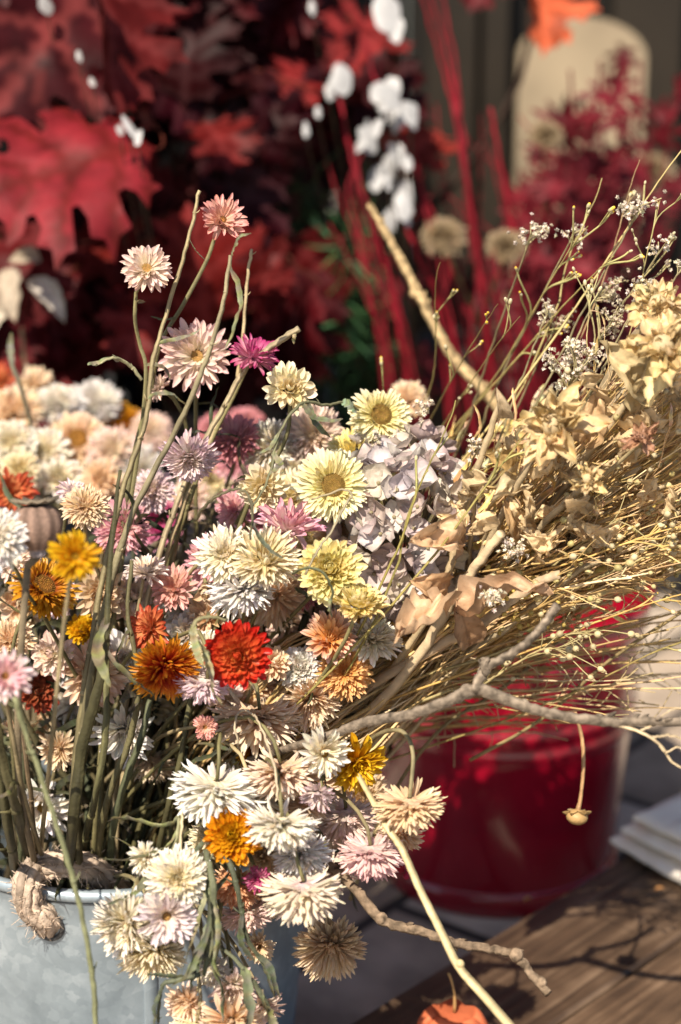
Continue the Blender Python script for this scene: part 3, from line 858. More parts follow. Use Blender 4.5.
F(160, 388, 30, 1.2, 'star', 'blush', (-.6, .4, .6), 'small blush strawflower half covered by the stem fork', short='small blush strawflower at the stem fork')
# upper middle
F(380, 416, 66, 1.2, 'daisy', 'lemon', (.30, .22, .92), 'open pale cream strawflower with a tan disc beside the dark gap', disc=.40, leaves=1, short='open cream strawflower with tan disc', wild=.7)
F(333, 486, 76, 1.15, 'daisy', 'lemon', (.08, .15, 1), 'open pale yellow strawflower facing forward with a wide disc', disc=.33, leaves=0, short='open pale yellow strawflower with wide disc', wild=.7)
F(352, 452, 54, 1.2, 'daisy', 'butter', (-.25, .55, .75), 'pale yellow strawflower squeezed between the two open ones', short='squeezed pale yellow strawflower')
F(407, 400, 44, 1.38, 'pom', 'peach', (.1, .6, .7), 'faded peach strawflower out of focus behind the tan disc flower', short='faded peach strawflower at the back')
F(313, 435, 58, 1.25, 'hang', 'blush', (-.1, .2, .9), 'pale blush strawflower left of the open cream flower', short='pale blush strawflower by the cream one', tip=(.80, .66, .58))
F(270, 447, 54, 1.25, 'hang', 'white', (-.55, .35, .7), 'ivory strawflower turned sideways under the plump cream one', short='ivory strawflower turned sideways')
F(262, 488, 54, 1.16, 'cone', 'cream', (.1, -.3, .9), 'cream strawflower bound by a curled green stem', short='cream strawflower bound by a curled stem', leaves=3)
F(233, 462, 40, 1.38, 'pom', 'pink', (-.1, .4, .8), 'pink and white strawflower blurred behind the ivory one', short='blurred pink and white strawflower')
F(236, 510, 44, 1.22, 'star', 'pink', (-.4, .2, .8), 'rose pink strawflower left of the spiky pink one', short='rose pink strawflower')
F(288, 530, 72, 1.14, 'star', 'pink', (0.1, .75, .45), 'spiky pink strawflower with spread bracts below the cream one', short='spiky pink strawflower', wild=1.5, tip=(.72, .34, .46))
# centre white cluster
F(226, 556, 62, 1.13, 'pom', 'white', (-.1, .35, .9), 'white shaggy strawflower topmost of the central white cluster', short='topmost white shaggy strawflower', wild=1.5)
F(264, 560, 64, 1.12, 'hang', 'cream', (.25, .55, .75), 'creamy spiky strawflower at the right of the white cluster', short='creamy spiky strawflower in the cluster', wild=1.3)
F(244, 588, 64, 1.13, 'hang', 'cool', (.15, -1, -0.14), 'white strawflower drooping at the bottom of the white cluster', short='drooping white strawflower in the cluster', wild=1.3)
F(206, 590, 44, 1.14, 'bud', 'beige', (.1, -.3, .9), 'closed beige strawflower bud beside the white cluster', short='closed beige bud')
F(330, 570, 66, 1.12, 'dome', 'butter', (-.02, .25, .95), 'domed butter yellow strawflower with a stem across it', short='domed butter yellow strawflower', leaves=1)
F(358, 604, 62, 1.115, 'dome', 'butter', (.1, .85, .45), 'butter yellow strawflower lying tilted under the domed one', short='tilted butter yellow strawflower', tip=(.84, .70, .42))
F(300, 592, 40, 1.2, 'pom', 'fade', (.1, .4, .8), 'dusky rose strawflower sunk beside the domed yellow flower', short='dusky rose strawflower')
F(252, 620, 36, 1.2, 'cone', 'beige', (.1, .5, .8), 'tan withered strawflower above the red one', short='tan withered strawflower')
# left centre
F(145, 573, 46, 1.16, 'star', 'blush', (.1, .85, .45), 'white tipped blush strawflower facing up above the coral flower', short='white tipped blush strawflower', tip=(.84, .76, .76))
F(174, 590, 50, 1.17, 'star', 'salmon', (-.2, .35, .85), 'salmon strawflower right of the blush one', short='salmon strawflower in the centre left', tip=(.80, .48, .46))
F(150, 628, 50, 1.13, 'star', 'coral', (-.5, .1, .85), 'coral red strawflower opening towards the tall stems', short='coral red strawflower', leaves=1)
F(166, 668, 66, 1.11, 'hang', 'redtip', (.35, -.5, .7), 'orange and crimson strawflower with yellow tips tilted down', short='orange crimson strawflower with yellow tips', tip=(.80, .45, .04))
F(237, 656, 66, 1.09, 'dome', 'redor', (.02, .08, 1), 'vivid red orange strawflower facing forward with a green eye', disc=.13, short='vivid red orange strawflower', wild=.8, leaves=0)
F(207, 650, 44, 1.13, 'pom', 'white', (-.5, .2, .8), 'white strawflower peeping out behind the vivid red one', short='white strawflower behind the red one')
F(205, 682, 50, 1.11, 'hang', 'lilac', (-.2, -1, -0.29), 'lilac white strawflower hanging under the vivid red one', short='lilac white strawflower under the red one')
F(205, 727, 26, 1.12, 'star', 'salmon', (.1, .1, 1), 'tiny salmon strawflower with a crimson heart', disc=.3, short='tiny salmon strawflower')
F(160, 522, 54, 1.32, 'pom', 'magenta', (-.1, .3, .9), 'deep pink strawflower blurred behind the tall stems', short='blurred deep pink strawflower', tip=(.74, .36, .48))
F(75, 557, 54, .99, 'star', 'yellow', (.2, .25, .95), 'bright yellow strawflower close in front of the poppy head', disc=.2, short='bright yellow strawflower by the poppy head', path=[(70, 580, 1.), (62, 640, 1.02), (50, 760, 1.06), (40, 870, 1.235), (45, 960, 1.29)])
F(42, 588, 70, 1.12, 'daisy', 'rust', (.55, .55, .6), 'rust brown and yellow strawflower below the poppy head', disc=.42, short='rust and yellow strawflower')
F(85, 508, 50, 1.13, 'pom', 'beige', (.2, .6, .7), 'beige strawflower showing above the bright yellow one', short='beige strawflower above the yellow one')
F(83, 630, 34, 1.2, 'dome', 'yellow', (.1, .5, .8), 'small egg yellow strawflower wedged behind the thick stems', short='small egg yellow strawflower')
F(5, 676, 54, 1.0, 'star', 'pink', (.25, .1, .95), 'pink centred white strawflower cut by the picture edge', disc=.14, tip=(.84, .74, .74), short='pink centred white strawflower', path=[(4, 690, 1.02), (10, 720, 1.05), (25, 800, 1.1), (48, 880, 1.235), (55, 960, 1.29)])
F(52, 655, 48, 1.17, 'cone', 'blush', (-.2, .2, .95), 'blush strawflower left of the thick olive stems', short='blush strawflower by the olive stems')
F(10, 640, 50, 1.17, 'pom', 'peach', (.1, .5, .8), 'peach strawflower low at the edge above the pink centred one', short='peach strawflower at the edge')
F(93, 674, 70, 1.18, 'star', 'peach', (.2, .15, .95), 'broad peach strawflower crossed by the thick olive stems', short='broad peach strawflower', tip=(.80, .62, .52))
F(38, 692, 46, 1.2, 'cone', 'brick', (.3, .2, .9), 'withered brick brown strawflower deep on the left', short='withered brick brown strawflower')
F(60, 748, 46, 1.2, 'star', 'beige', (-.4, -.4, .8), 'straw beige strawflower in shade below the peach one', short='straw beige strawflower')
F(126, 730, 66, 1.19, 'star', 'cool', (-.1, -.5, .85), 'cool white strawflower drooping behind two curved stems', short='cool white drooping strawflower')
F(42, 806, 62, 1.21, 'star', 'cool', (.2, -.2, .95), 'white daisy like strawflower low among the stems', disc=.32, short='white daisy like strawflower')
F(12, 492, 52, 1.3, 'star', 'coral', (.2, .4, .9), 'scarlet strawflower blurred at the edge above the poppy head', short='blurred scarlet strawflower', tip=(.52, .03, .03))
F(72, 493, 34, 1.18, 'star', 'lilac', (.3, .85, .4), 'small lilac strawflower just above the poppy head', short='small lilac strawflower')
F(-4, 536, 64, 1.03, 'pom', 'cool', (.2, .2, .9), 'white strawflower half outside the picture beside the poppy head', short='white strawflower at the edge')
F(152, 760, 48, 1.22, 'hang', 'beige', (-.3, -1, -0.09), 'dull beige strawflower hanging in the dark gap', short='dull beige strawflower in the gap')
# right of centre, around the twig
F(258, 716, 84, 1.15, 'hang', 'peach', (-.05, -1, -0.09), 'wide cream peach strawflower nodding below the vivid red one', short='wide cream peach strawflower', tip=(.84, .74, .60), wild=1.2)
F(272, 664, 44, 1.16, 'cone', 'peach', (.4, .5, .7), 'apricot strawflower tucked at the right of the vivid red one', short='apricot strawflower')
F(300, 668, 44, 1.17, 'dome', 'cool', (.1, .3, .9), 'round white strawflower among apricot ones over the twig', short='round white strawflower')
F(330, 640, 56, 1.15, 'star', 'apricot', (.2, .5, .8), 'orange strawflower with pale pink tips under the yellow ones', short='orange strawflower with pale tips', tip=(.82, .62, .56))
F(345, 672, 56, 1.16, 'pom', 'apricot', (.1, .2, .95), 'apricot orange strawflower above the forked twig', short='apricot orange strawflower')
F(372, 640, 58, 1.16, 'pom', 'white', (.2, .75, .55), 'white spiky strawflower opening upward beside the tan leaf', short='white spiky strawflower by the tan leaf')
F(312, 700, 56, 1.17, 'hang', 'peach', (.1, -.5, .8), 'soft peach strawflower behind the base of the twig', short='soft peach strawflower behind the twig')
F(292, 728, 48, 1.2, 'pom', 'fade', (.1, .2, .9), 'dusty red strawflower behind the twig base', short='dusty red strawflower')
F(255, 748, 44, 1.18, 'hang', 'rust', (.1, -.3, .8), 'ochre brown strawflower in shade under the wide peach one', short='ochre brown strawflower')
F(216, 787, 82, 1.1, 'hang', 'white', (-.15, -1, -0.19), 'large white strawflower hanging at the left of the lower cluster', short='large white hanging strawflower', wild=1.2, tip=(.90, .89, .87), leaves=2)
F(280, 770, 72, 1.11, 'hang', 'peach', (.1, -1, -0.14), 'peach white strawflower hanging beneath the twig base', short='peach white hanging strawflower', tip=(.84, .74, .64), leaves=1)
F(323, 753, 54, 1.1, 'star', 'white', (.45, -.05, .85), 'cream white strawflower with pointed bracts under the twig', disc=.16, short='cream white pointed strawflower', leaves=0)
F(357, 762, 62, 1.12, 'star', 'yellow', (.35, -.35, .75), 'golden yellow strawflower hanging below the twig', short='golden yellow strawflower', leaves=1)
F(231, 836, 56, 1.085, 'dome', 'gold', (.1, .25, .95), 'golden orange domed strawflower with yellow heart in the lower cluster', disc=.18, short='golden orange strawflower', leaves=0)
F(281, 822, 68, 1.07, 'hang', 'white', (.0, -1, -0.09), 'bright white strawflower hanging lowest in the sunny cluster', short='bright white hanging strawflower', leaves=1, wild=1.1)
F(300, 852, 58, 1.1, 'hang', 'cool', (.2, -1, -0.09), 'white strawflower directly behind the bright white hanging one', short='white strawflower behind the bright one', leaves=0)
F(345, 814, 64, 1.15, 'hang', 'mauve', (.0, -1, -0.19), 'shaded pinkish beige strawflower beneath the golden yellow one', short='shaded pinkish beige strawflower', tip=(.78, .60, .56))
F(410, 803, 68, 1.09, 'hang', 'peach', (.08, -1, -0.19), 'peach strawflower hanging alone on a hooked stalk', short='peach strawflower on a hooked stalk', tip=(.84, .68, .46), leaves=0,
  path=[(412, 776, 1.095), (413, 755, 1.1), (408, 738, 1.105), (396, 730, 1.11), (370, 740, 1.14), (310, 790, 1.2), (220, 880, 1.24), (190, 980, 1.29)], wild=.9)
F(370, 850, 62, 1.11, 'hang', 'pink', (.05, -1, -0.19), 'rosy pink strawflower hanging under the peach ones', short='rosy pink hanging strawflower', tip=(.84, .60, .58), leaves=0, wild=.9)
F(400, 836, 44, 1.15, 'hang', 'peach', (.2, -.5, .7), 'ochre peach strawflower behind the peach one on a hooked stalk', short='ochre peach strawflower')
F(303, 888, 76, 1.08, 'hang', 'mauve', (.1, -1, -0.19), 'mauve backed cream strawflower hanging beside the lower twig', short='mauve backed cream strawflower', tip=(.83, .74, .58), leaves=0)
F(332, 945, 66, 1.17, 'hang', 'beige', (.0, -.55, .75), 'shaded beige strawflower hanging lowest beside the zinc bucket', short='shaded beige strawflower by the bucket side', tip=(.76, .62, .44), leaves=2, wild=.9)
F(258, 878, 28, 1.1, 'star', 'magenta', (.1, -.2, .9), 'small magenta strawflower left of the mauve backed one', short='small magenta strawflower')
F(318, 792, 40, 1.1, 'star', 'lilac', (-.3, -.6, .6), 'small lilac strawflower between two white hanging ones', short='small lilac strawflower lower down')
F(236, 884, 50, 1.12, 'hang', 'coral', (-.2, -1, -0.29), 'pale orange strawflower drooping over the bucket rim', short='pale orange drooping strawflower', tip=(.80, .54, .36))
# white cluster hanging over the front of the bucket
F(178, 878, 66, 1.07, 'pom', 'white', (.0, .1, 1), 'white strawflower topmost of the cluster over the bucket front', short='topmost white strawflower over the bucket', tug=-.02, wild=1.3)
F(146, 858, 38, 1.08, 'star', 'white', (-.6, .3, .6), 'small white strawflower at the left above the cluster', short='small white strawflower over the bucket')
F(203, 870, 34, 1.075, 'bud', 'white', (.5, .2, .8), 'half closed white strawflower bud over the bucket rim', short='half closed white bud')
F(127, 924, 66, 1.08, 'hang', 'white', (-.35, -.35, .8), 'ivory strawflower leftmost over the bucket front', short='ivory strawflower over the bucket', wild=1.2)
F(166, 915, 62, 1.065, 'star', 'lilac', (.25, -.15, .95), 'lilac white strawflower with a gold disc over the bucket front', disc=.2, short='lilac white strawflower with gold disc', tip=(.80, .72, .74))
F(154, 950, 64, 1.085, 'hang', 'cream', (.0, -.6, .75), 'cream strawflower lowest of the cluster over the bucket front', short='cream strawflower lowest of the cluster', tip=(.85, .79, .66))
F(258, 946, 34, 1.13, 'star', 'beige', (.4, -.1, .9), 'small beige strawflower hanging in the shade of the bucket', disc=.2, short='small beige hanging strawflower')
F(233, 985, 50, 1.09, 'star', 'blush', (.15, -.55, .75), 'pinkish strawflower hanging lower down the bucket', short='pinkish low strawflower', tip=(.80, .64, .62))
F(188, 1002, 46, 1.085, 'star', 'peach', (-.4, -.2, .85), 'pale peach strawflower hanging lower left of the pinkish one', short='pale peach low strawflower', tip=(.84, .72, .62))
F(231, 1022, 68, 1.08, 'star', 'peach', (.1, -.35, .9), 'large peach strawflower cut by the bottom of the picture', short='large peach strawflower at the bottom', tip=(.84, .70, .56))

F(252, 796, 62, 1.125, 'hang', 'white', (.05, -1, -0.21), 'white strawflower squeezed between the large white and bright white ones', short='squeezed white strawflower')
F(212, 838, 44, 1.13, 'hang', 'cream', (-.3, -1, -0.21), 'cream strawflower tucked left of the golden orange one', short='cream strawflower by the golden orange one')
F(246, 912, 48, 1.12, 'hang', 'blush', (.1, -1, -0.11), 'blush strawflower hanging against the zinc right of the leaf bundle', short='blush strawflower against the zinc')
F(262, 905, 44, 1.14, 'pom', 'beige', (.3, -.4, .8), 'beige strawflower in shade against the zinc', short='beige strawflower against the zinc')
F(214, 968, 42, 1.1, 'hang', 'white', (-.2, -1, -0.21), 'white strawflower hanging just above the pinkish low one', short='white strawflower above the pinkish one')
F(262, 1006, 46, 1.1, 'star', 'blush', (.3, -.7, .6), 'blush strawflower low on the bucket right of the pinkish one', short='blush low strawflower')
F(196, 1026, 46, 1.08, 'hang', 'cream', (-.2, -1, -0.21), 'cream strawflower half cut by the bottom of the picture', short='cream strawflower at the bottom')
F(330, 868, 50, 1.14, 'hang', 'blush', (.1, -1, -0.21), 'blush strawflower behind the start of the bent twig', short='blush strawflower by the bent twig')
F(304, 806, 46, 1.13, 'hang', 'peach', (.1, -1, -0.21), 'pale peach strawflower right behind the bright white one', short='pale peach strawflower behind the bright one')

# half hidden flowers that fill the bunch, each told apart by its neighbour
frng = random.Random(77)
FILL = [(250, 530, 'pink'), (210, 620, 'peach'), (285, 620, 'blush'), (310, 540, 'cream'), (185, 500, 'blush'), (150, 490, 'lilac'), (120, 530, 'pink'), (130, 600, 'blush'),
        (185, 640, 'cool'), (230, 700, 'blush'), (190, 610, 'cool'), (275, 590, 'peach'), (320, 610, 'lilac'), (290, 470, 'white'), (215, 480, 'cream'), (60, 600, 'lilac'),
        (20, 600, 'peach'), (20, 560, 'blush'), (100, 590, 'beige'), (110, 640, 'peach'), (30, 730, 'peach'), (75, 700, 'cool'), (150, 710, 'cream'), (240, 780, 'cream'),
        (310, 780, 'peach'), (330, 835, 'blush'), (365, 800, 'beige'), (265, 850, 'beige'), (215, 560, 'pink'), (345, 530, 'peach'), (300, 500, 'cream'), (335, 720, 'cream'), (230, 440, 'fade'), (305, 650, 'orange'), (250, 690, 'peach'), (130, 660, 'cool'), (350, 700, 'cream')]
CN = {'white': 'white', 'pink': 'pink', 'peach': 'peach', 'blush': 'pale blush', 'cream': 'cream', 'lilac': 'pale lilac', 'fade': 'dusky pink', 'cool': 'greyish white', 'beige': 'beige', 'rust': 'ochre', 'brick': 'brownish red', 'magenta': 'magenta', 'orange': 'orange', 'coral': 'coral'}
used = set(); named0 = list(NAMED)
for (px, py, pal) in FILL:
    d_ = 1.25
    best = sorted((q for q in named0 if q[3] not in used), key=lambda q: (q[0]-px)**2+(q[1]-py)**2)[0]
    used.add(best[3])
    F(px+frng.uniform(-6, 6), py+frng.uniform(-6, 6), frng.uniform(46, 60), max(1.19, best[2]+frng.uniform(.05, .09)), frng.choice(['pom', 'hang', 'star', 'cone']), pal,
      (frng.uniform(-.5, .5), frng.uniform(-.3, .7), frng.uniform(.5, .9)), '%s strawflower half hidden behind the %s' % (CN[pal], best[3]), leaves=1)

# faded ones in the tub behind
TG = 'faded strawflowers in the grey tub'
def tub_end(rng): return VB + np.array((rng.uniform(-.08, .1), rng.uniform(-.07, .07), .12))
for (px, py, dp, d, st, pal, ax, lab, di) in [
    (56, 404, 54, 1.52, 'pom', 'cool', (0, .7, .6), 'round white faded strawflower topmost on the left behind', None),
    (98, 403, 46, 1.55, 'hang', 'cool', (.1, .6, .7), 'bluish white faded strawflower next to the round white one', None),
    (14, 412, 60, 1.5, 'pom', 'peach', (0, .6, .7), 'peach beige faded strawflower at the far left behind', None),
    (34, 388, 44, 1.56, 'star', 'beige', (0, .6, .7), 'beige faded strawflower peeping over the peach one', None),
    (122, 424, 50, 1.56, 'dome', 'rust', (.1, .6, .7), 'ochre faded strawflower below the bluish white one', None),
    (78, 440, 60, 1.46, 'daisy', 'peach', (.1, .3, .9), 'peach faded strawflower with a wide ochre disc', .4),
    (46, 452, 50, 1.44, 'star', 'white', (0, .3, .9), 'cream white faded strawflower left of the ochre disc', None),
    (112, 452, 58, 1.45, 'pom', 'blush', (.1, .3, .9), 'blush white faded strawflower right of the ochre disc', None),
    (12, 444, 50, 1.42, 'pom', 'white', (0, .3, .9), 'soft white faded strawflower under the peach beige one', None),
    (60, 478, 48, 1.4, 'cone', 'white', (0, .3, .9), 'ivory faded strawflower low behind the lilac tips', None),
    (100, 482, 50, 1.4, 'star', 'peach', (0, .3, .9), 'pale peach faded strawflower lowest before the tall stems', None),
    (20, 470, 44, 1.38, 'pom', 'cream', (0, .3, .9), 'creamy faded strawflower just over the scarlet one', None),
    (140, 470, 46, 1.45, 'hang', 'cool', (0, .1, .9), 'dull white faded strawflower behind the stem bundle', None),
    (150, 430, 46, 1.55, 'pom', 'blush', (0, .5, .8), 'rosy faded strawflower behind the stem bundle', None),
    (215, 430, 40, 1.55, 'pom', 'fade', (0, .5, .8), 'dusky crimson faded strawflower in the shadow gap', None),
    (245, 425, 40, 1.58, 'dome', 'fade', (0, .5, .8), 'dull rose faded strawflower in the shadow gap', None),
    (200, 480, 46, 1.5, 'pom', 'peach', (0, .5, .8), 'peach faded strawflower behind the nodding lilac one', None),
    (-2, 380, 40, 1.6, 'star', 'coral', (0, .5, .8), 'red faded strawflower highest at the far left', None)]:
    r_ = random.Random(px*7+py)
    F(px, py, dp, d, st, pal, ax, lab, disc=di, end=tub_end(r_), group=TG, leaves=2)

# ------------------------------------------------------------------ leafy mass that fills the bunch
rng = random.Random(21)
mb = MB()
for i in range(430):
    px = rng.uniform(-30, 400); py = rng.uniform(520, 880)
    if px > 330 and py > 760: continue
    if px < 130 and py < 600 and rng.random() < .5: continue
    p = P(px, py, rng.uniform(1.20, 1.36))
    dd = np.array((rng.gauss(0, .6), rng.gauss(0, .4), rng.uniform(-.3, 1)))
    strip(mb, p, dd, rng.uniform(.03, .07), rng.uniform(.003, .007), np.array(rng.choice(GREENS))*rng.uniform(.4, 1.0), rng, .2, .9)
for i in range(150):
    e = in_bucket(rng, .11); px = rng.uniform(-40, 360); py = rng.uniform(520, 760)
    p = P(px, py, rng.uniform(1.2, 1.36))
    mb.tube(rough(bez(p, p-np.array((0, 0, .06)), e+np.array((0, 0, .12)), e, 10), .001, rng), rng.uniform(.0012, .0026), np.array(rng.choice(GREENS))*rng.uniform(.5, 1.1), 5, rng=rng)
o = mb.build('dried_foliage', M_leaf, None, org=tuple(ZC)); tag(o, 'tangle of dry olive stems and narrow leaves among the strawflowers', None, kind='stuff')

# ------------------------------------------------------------------ bare stems and leafy stalks in front
def stalk(pts, rads, col, label, leaves=(), cat='stem', group=None, name='bare_stem', sides=14, col2=None, seed=1, mat=None, per=6):
    rng = random.Random(seed)
    p = pl(pts, per)
    t = thing(name, tuple(p[-1]), label, cat, group)
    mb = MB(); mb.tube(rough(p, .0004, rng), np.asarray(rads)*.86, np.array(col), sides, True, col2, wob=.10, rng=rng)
    rr0 = float(np.max(rads))
    for k in range(int(len(p)/9)):
        j = rng.randrange(1, len(p)-1); tg = nrm(p[j+1]-p[j-1])
        q0 = nrm(np.cross(tg, np.array([rng.gauss(0, 1) for _ in range(3)])))
        rj = float(np.interp(j/(len(p)-1), np.linspace(0, 1, len(np.atleast_1d(rads))), np.atleast_1d(rads)))
        mb.ball(p[j], rj*1.1, np.array(col)*.85, tg, .8, 8, 5)
        mb.tube([p[j]+q0*rj*.8, p[j]+q0*rj*1.8-tg*rj*.8, p[j]+q0*rj*2.6-tg*rj*2.0], [rj*.4, rj*.28, rj*.12], np.array(col)*1.25, 5, True, rng=rng)
    mb.build('stem', mat or M_stem, t)
    for (f, dv_, L, W, c) in leaves:
        lb = MB(); q = p[int(f*(len(p)-1))]
        strip(lb, q, A(*dv_), L, W, c, rng, .35, 1.0, 12); lb.build('leaf', M_leaf, t)
    return t
SG = 'bare stems rising from the zinc bucket'
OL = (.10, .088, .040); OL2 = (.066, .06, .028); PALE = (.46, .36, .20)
gl = (.25, .24, .14)
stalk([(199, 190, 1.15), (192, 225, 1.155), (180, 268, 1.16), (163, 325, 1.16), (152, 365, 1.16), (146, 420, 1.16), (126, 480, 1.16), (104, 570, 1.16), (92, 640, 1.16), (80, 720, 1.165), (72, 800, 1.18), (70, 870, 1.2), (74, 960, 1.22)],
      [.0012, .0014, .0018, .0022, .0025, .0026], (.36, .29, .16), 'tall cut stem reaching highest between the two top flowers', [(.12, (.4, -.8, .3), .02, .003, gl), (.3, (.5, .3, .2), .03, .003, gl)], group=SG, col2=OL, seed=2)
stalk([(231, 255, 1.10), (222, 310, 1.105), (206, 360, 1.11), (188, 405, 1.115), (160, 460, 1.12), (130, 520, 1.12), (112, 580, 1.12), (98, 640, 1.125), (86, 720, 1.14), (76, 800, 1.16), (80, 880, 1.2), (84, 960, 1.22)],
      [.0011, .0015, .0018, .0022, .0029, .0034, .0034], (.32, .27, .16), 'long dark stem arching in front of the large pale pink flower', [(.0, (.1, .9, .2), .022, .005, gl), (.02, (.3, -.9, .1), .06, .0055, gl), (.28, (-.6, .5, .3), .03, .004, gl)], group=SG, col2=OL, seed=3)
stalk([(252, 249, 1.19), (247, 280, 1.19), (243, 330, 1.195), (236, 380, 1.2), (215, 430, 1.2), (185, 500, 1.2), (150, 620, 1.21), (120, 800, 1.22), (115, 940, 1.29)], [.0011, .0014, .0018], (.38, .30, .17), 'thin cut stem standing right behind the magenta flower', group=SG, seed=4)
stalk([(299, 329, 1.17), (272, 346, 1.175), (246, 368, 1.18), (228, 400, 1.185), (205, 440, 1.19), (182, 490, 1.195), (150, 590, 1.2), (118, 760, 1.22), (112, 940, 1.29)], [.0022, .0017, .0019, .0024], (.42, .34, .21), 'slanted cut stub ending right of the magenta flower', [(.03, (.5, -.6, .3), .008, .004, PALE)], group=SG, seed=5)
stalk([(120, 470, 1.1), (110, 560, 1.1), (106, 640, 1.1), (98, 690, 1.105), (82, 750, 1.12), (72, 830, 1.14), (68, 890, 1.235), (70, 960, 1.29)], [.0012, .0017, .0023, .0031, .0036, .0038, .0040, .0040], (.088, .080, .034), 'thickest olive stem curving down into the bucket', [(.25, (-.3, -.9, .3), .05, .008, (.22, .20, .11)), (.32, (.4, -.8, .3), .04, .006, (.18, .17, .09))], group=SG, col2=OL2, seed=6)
stalk([(104, 620, 1.115), (107, 680, 1.12), (105, 740, 1.125), (95, 800, 1.14), (84, 850, 1.21), (85, 950, 1.29)], [.002, .0024, .0028], (.20, .19, .085), 'olive stem just right of the thickest one', group=SG, seed=7, col2=OL2)
stalk([(132, 560, 1.12), (128, 610, 1.12), (136, 660, 1.12), (138, 700, 1.125), (128, 745, 1.14), (108, 800, 1.16), (98, 860, 1.21), (96, 950, 1.29)], [.0014, .0018, .0024, .0027], (.13, .115, .055), 'dark twisted stem with withered leaf scraps left of the coral flower', [(.2, (-.5, -.5, .5), .03, .004, (.12, .11, .06)), (.42, (-.6, .1, .4), .014, .006, (.08, .07, .045)), (.45, (-.4, -.7, .4), .025, .005, (.09, .08, .05))], group=SG, seed=8)
stalk([(196, 655, 1.16), (190, 700, 1.165), (180, 760, 1.17), (165, 820, 1.19), (150, 890, 1.235), (140, 960, 1.29)], [.0017, .0023, .0027], (.11, .10, .045), 'brown green stem crossing the dark gap under the red flower', group=SG, seed=9)
stalk([(150, 700, 1.17), (140, 740, 1.17), (122, 790, 1.18), (110, 850, 1.21), (108, 950, 1.29)], [.0022, .0028, .003], (.11, .12, .065), 'greyish leafless stem running behind the cool white flower', group=SG, seed=10)
stalk([(-8, 700, 1.05), (3, 760, 1.07), (16, 810, 1.1), (30, 870, 1.235), (40, 960, 1.29)], [.003, .0034, .0036], OL, 'olive stem entering from the picture edge at the left', group=SG, seed=11)
stalk([(-6, 745, 1.09), (2, 790, 1.1), (10, 840, 1.13), (18, 890, 1.235), (30, 960, 1.29)], [.0028, .0032, .0034], OL2, 'dark olive stem lowest at the left picture edge', group=SG, seed=12)
stalk([(14, 655, 1.16), (20, 720, 1.16), (30, 790, 1.17), (36, 850, 1.21), (44, 950, 1.29)], [.0014, .0018, .002], (.16, .11, .06), 'thin brown stem rising behind the daisy like flower', group=SG, seed=13)
stalk([(15, 698, .99), (24, 728, 1.0), (42, 780, 1.01), (60, 835, 1.02), (76, 890, 1.03), (88, 945, 1.035), (93, 985, 1.04), (97, 1040, 1.045)], [.0016, .0017, .0018], (.22, .23, .12), 'thin green stem hanging down in front of the zinc bucket', seed=14)
# looping dry stems over the flowers
stalk([(250, 540, 1.1), (252, 505, 1.1), (242, 490, 1.105), (225, 492, 1.11), (206, 505, 1.12), (196, 520, 1.14)], [.0007, .0009, .0010], (.14, .125, .07), 'dark hooked stem looping beside the spiky pink flower', [(.3, (.4, -.6, .3), .02, .003, (.12, .12, .07)), (.1, (.3, -.8, .3), .03, .003, (.1, .1, .06))], seed=15)
stalk([(210, 655, 1.07), (196, 640, 1.065), (194, 625, 1.065), (206, 617, 1.07), (228, 620, 1.08)], [.0010, .0015, .0009], (.30, .27, .14), 'pale green withered stem curling round the vivid red flower', [(.1, (.1, -.95, .3), .035, .006, (.36, .34, .17)), (.5, (-.2, -.9, .3), .028, .006, (.30, .29, .15))], seed=16)
stalk([(250, 510, 1.12), (268, 480, 1.12), (277, 440, 1.125), (290, 415, 1.13), (305, 402, 1.14), (326, 405, 1.15), (345, 402, 1.16), (358, 410, 1.19)], [.0008, .0010, .0011, .0009], (.17, .165, .09), 'green grey stem arching into the open cream flower', [(.25, (.3, -.8, .4), .03, .005, gl), (.42, (-.2, -.9, .3), .03, .004, gl), (.6, (.1, -.9, .3), .028, .005, (.13, .14, .09)), (.55, (.5, -.7, .3), .035, .004, (.15, .15, .09)), (.85, (.4, -.3, .3), .016, .007, (.22, .26, .16))], seed=17)
stalk([(330, 605, 1.09), (332, 590, 1.085), (322, 572, 1.08), (305, 568, 1.085), (292, 574, 1.1)], [.0008, .0009, .0008], (.13, .14, .07), 'dark thread like stem curving over the domed yellow flower', [(.15, (.1, -.9, .3), .012, .005, gl)], seed=18)
stalk([(305, 575, 1.1), (318, 550, 1.1), (332, 530, 1.1), (345, 505, 1.11), (352, 495, 1.11), (342, 490, 1.11), (312, 500, 1.12)], [.0008, .0009, .0006], (.32, .27, .17), 'wiry stem crossing below the open pale yellow flower', seed=19)
stalk([(238, 745, 1.11), (235, 722, 1.11), (243, 710, 1.115), (256, 718, 1.11), (266, 740, 1.09), (275, 768, 1.075), (278, 800, 1.07)], [.0007, .0008, .0008], (.52, .42, .28), 'pale stalk bending down to the bright white hanging flower', seed=20)
stalk([(96, 366, 1.14), (112, 358, 1.14), (128, 364, 1.15), (142, 380, 1.155)], [.0005, .0012, .0012], (.30, .28, .16), 'curled leaf stub pointing left off the tall stems', [(.55, (-.8, .25, .2), .024, .006, (.34, .33, .2))], seed=21)
stalk([(8, 290, 1.3), (10, 300, 1.3), (14, 345, 1.3)], .001, OL, 'short blurred stem tip over the faded flowers', seed=22) if False else None
